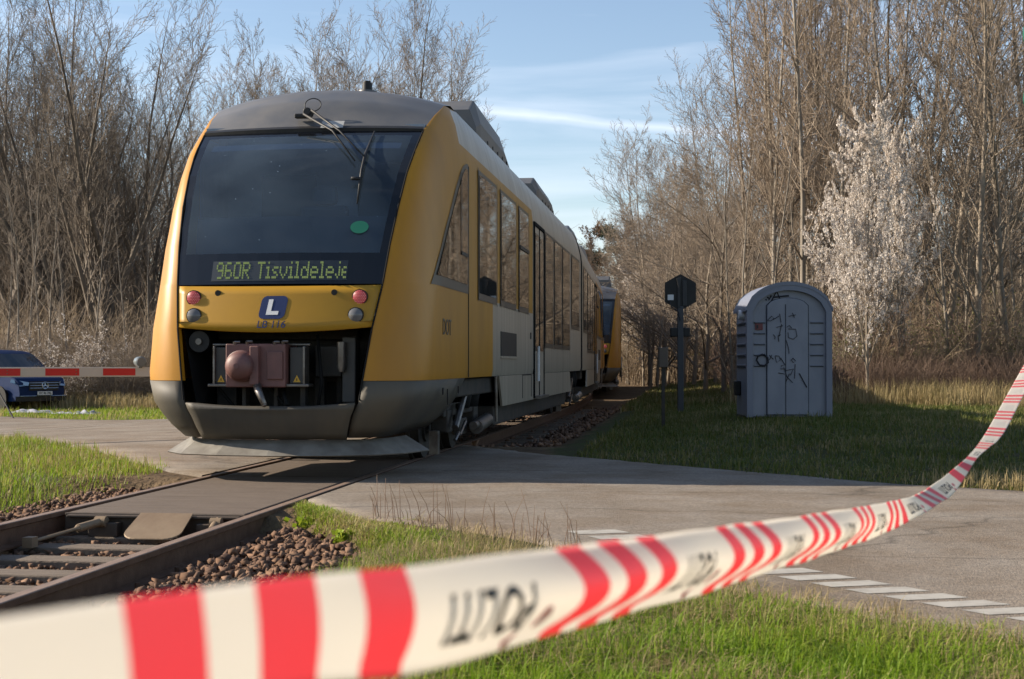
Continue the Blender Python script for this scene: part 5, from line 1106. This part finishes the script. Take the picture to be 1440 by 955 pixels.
X, Y = clump(90000, -9.5, -2.6, 9.5, 25, .5, .16); lt = lat_of(X, Y); k = keep(X, Y) & (lt < -1.5 + .8 * wob(X, Y)) & (lt > -7); blades('grass', X[k], Y[k], .105, .008, GRASS, .65, .12, 'sunlit grass left of the rails in front of the road', None, TT(k))
l_ = rng.uniform(.86, 2.8, 16000); t_ = 10.75 - (l_ - .84) * 1.5 - rng.uniform(-.1, 1.0, 16000) ** 1.0 * .75; P = np.array([track(a, b)[:] for a, b in zip(l_, t_)]); X, Y = P[:, 0], P[:, 1]; k = keep(X, Y) & (rng.random(16000) < .75) | (on_road(X, Y) & ~on_road(X - .07, Y - .1) & (rng.random(16000) < .5)); blades('grass', X[k], Y[k], .06, .007, GRASS, 1.1, .34, 'short grass at the tarmac corner by the right rail')
X, Y = clump(14000, -9.5, -2.6, 9.5, 25, .6, .2); lt = lat_of(X, Y); k = keep(X, Y) & (lt < -1.5) & (lt > -7); blades('dry_grass', X[k], Y[k], .15, .005, STRAW, 1.1, 0, 'dead straw in the grass left of the rails')
X, Y = clump(170000, -.2, 17, 12, 36, .45, .25); lt = lat_of(X, Y); k = keep(X, Y) & (lt > 2.5 + .5 * wob(X, Y)) & (Y > 11); blades('grass', X[k], Y[k], .095, .014, GRASS_SHADE, .9, .03, 'grass bank around the portable toilet, mostly in the train shadow', None, TT(k))
X, Y = clump(90000, -.2, 15, 34, 68, .45, .4); lt = lat_of(X, Y); k = (lt > 2.1) & (X < 5.5 + (Y - 36) * .3); blades('grass', X[k], Y[k], .20, .03, GRASS_SHADE, .7, .16, 'grass strip beside the far line')
X, Y = clump(60000, -24, -4.5, 31, 49, .4, .3); k = keep(X, Y) & (lat_of(X, Y) < -2.5); blades('grass', X[k], Y[k], .13, .018, GRASS, .7, .14, 'pale green verge behind the barrier', None, TT(k))
X, Y = clump(26000, 5.5, 17, 28.5, 35.5, .6, .3); k = (Y > 31 - .12 * (X - 6) + 1.2 * wob(X * .3, Y * .3) * 4); blades('dry_grass', X[k], Y[k], .55, .012, STRAW, .55, 0, 'tall dry grass along the edge of the right wood')
X, Y = clump(9000, 3.9, 9.5, 10.2, 13.6, .7, .2); k = keep(X, Y) & (lat_of(X, Y) > 5.2); blades('dry_grass', X[k], Y[k], .16, .010, STRAW, .8, 0, 'dry grass at the road edge on the right')
X, Y = clump(12000, -24, -4.5, 44, 49, .5, .3); blades('dry_grass', X, Y, .5, .02, STRAW, .6, 0, 'dry grass along the edge of the left wood')
# dead weed stems at the road edge, a bright dandelion clump
mbw = Tubes()
for k in range(70):
    x = rng.uniform(-1.0, .45); y = 10.05 - (x + 1.0) * 1.0 + rng.normal(0, .12); h = rng.uniform(.08, .32); z = gz(x, y); d = rng.normal(0, .05, 2)
    mbw.add([(x, y, z), (x + d[0] * .4, y + d[1] * .4, z + h * .6), (x + d[0], y + d[1], z + h)], [.003, .0025, .0015], 3)
me = mbw.mesh('dead_weeds', REDT); o = bpy.data.objects.new('dead_weeds', me); COL.objects.link(o); tag(o, 'dead weed stems along the near tarmac edge', 'weeds', None, 'stuff')
DAND = ramp_attr('weed_leaf', [(0, (.16, .26, .02)), (1, (.33, .36, .03))], .5, .3)
for px, py, lab in ((482, 762, 'bright yellow-green weed growing in the ballast'), (430, 742, 'small green weed tuft beside the right rail')):
    Zw = 2000 * 1.2 / (py - 511); wx, wy = PX(px, Zw), Zw; n = 60; rg = np.random.default_rng(px); T = np.c_[rg.normal(0, .05, n), rg.normal(0, .04, n), rg.uniform(0, .07, n)]
    me = leaf_mesh(T, .022, DAND, rg); o = bpy.data.objects.new('weed', me); COL.objects.link(o); o.location = (wx, wy, -.115); tag(o, lab, 'weed')
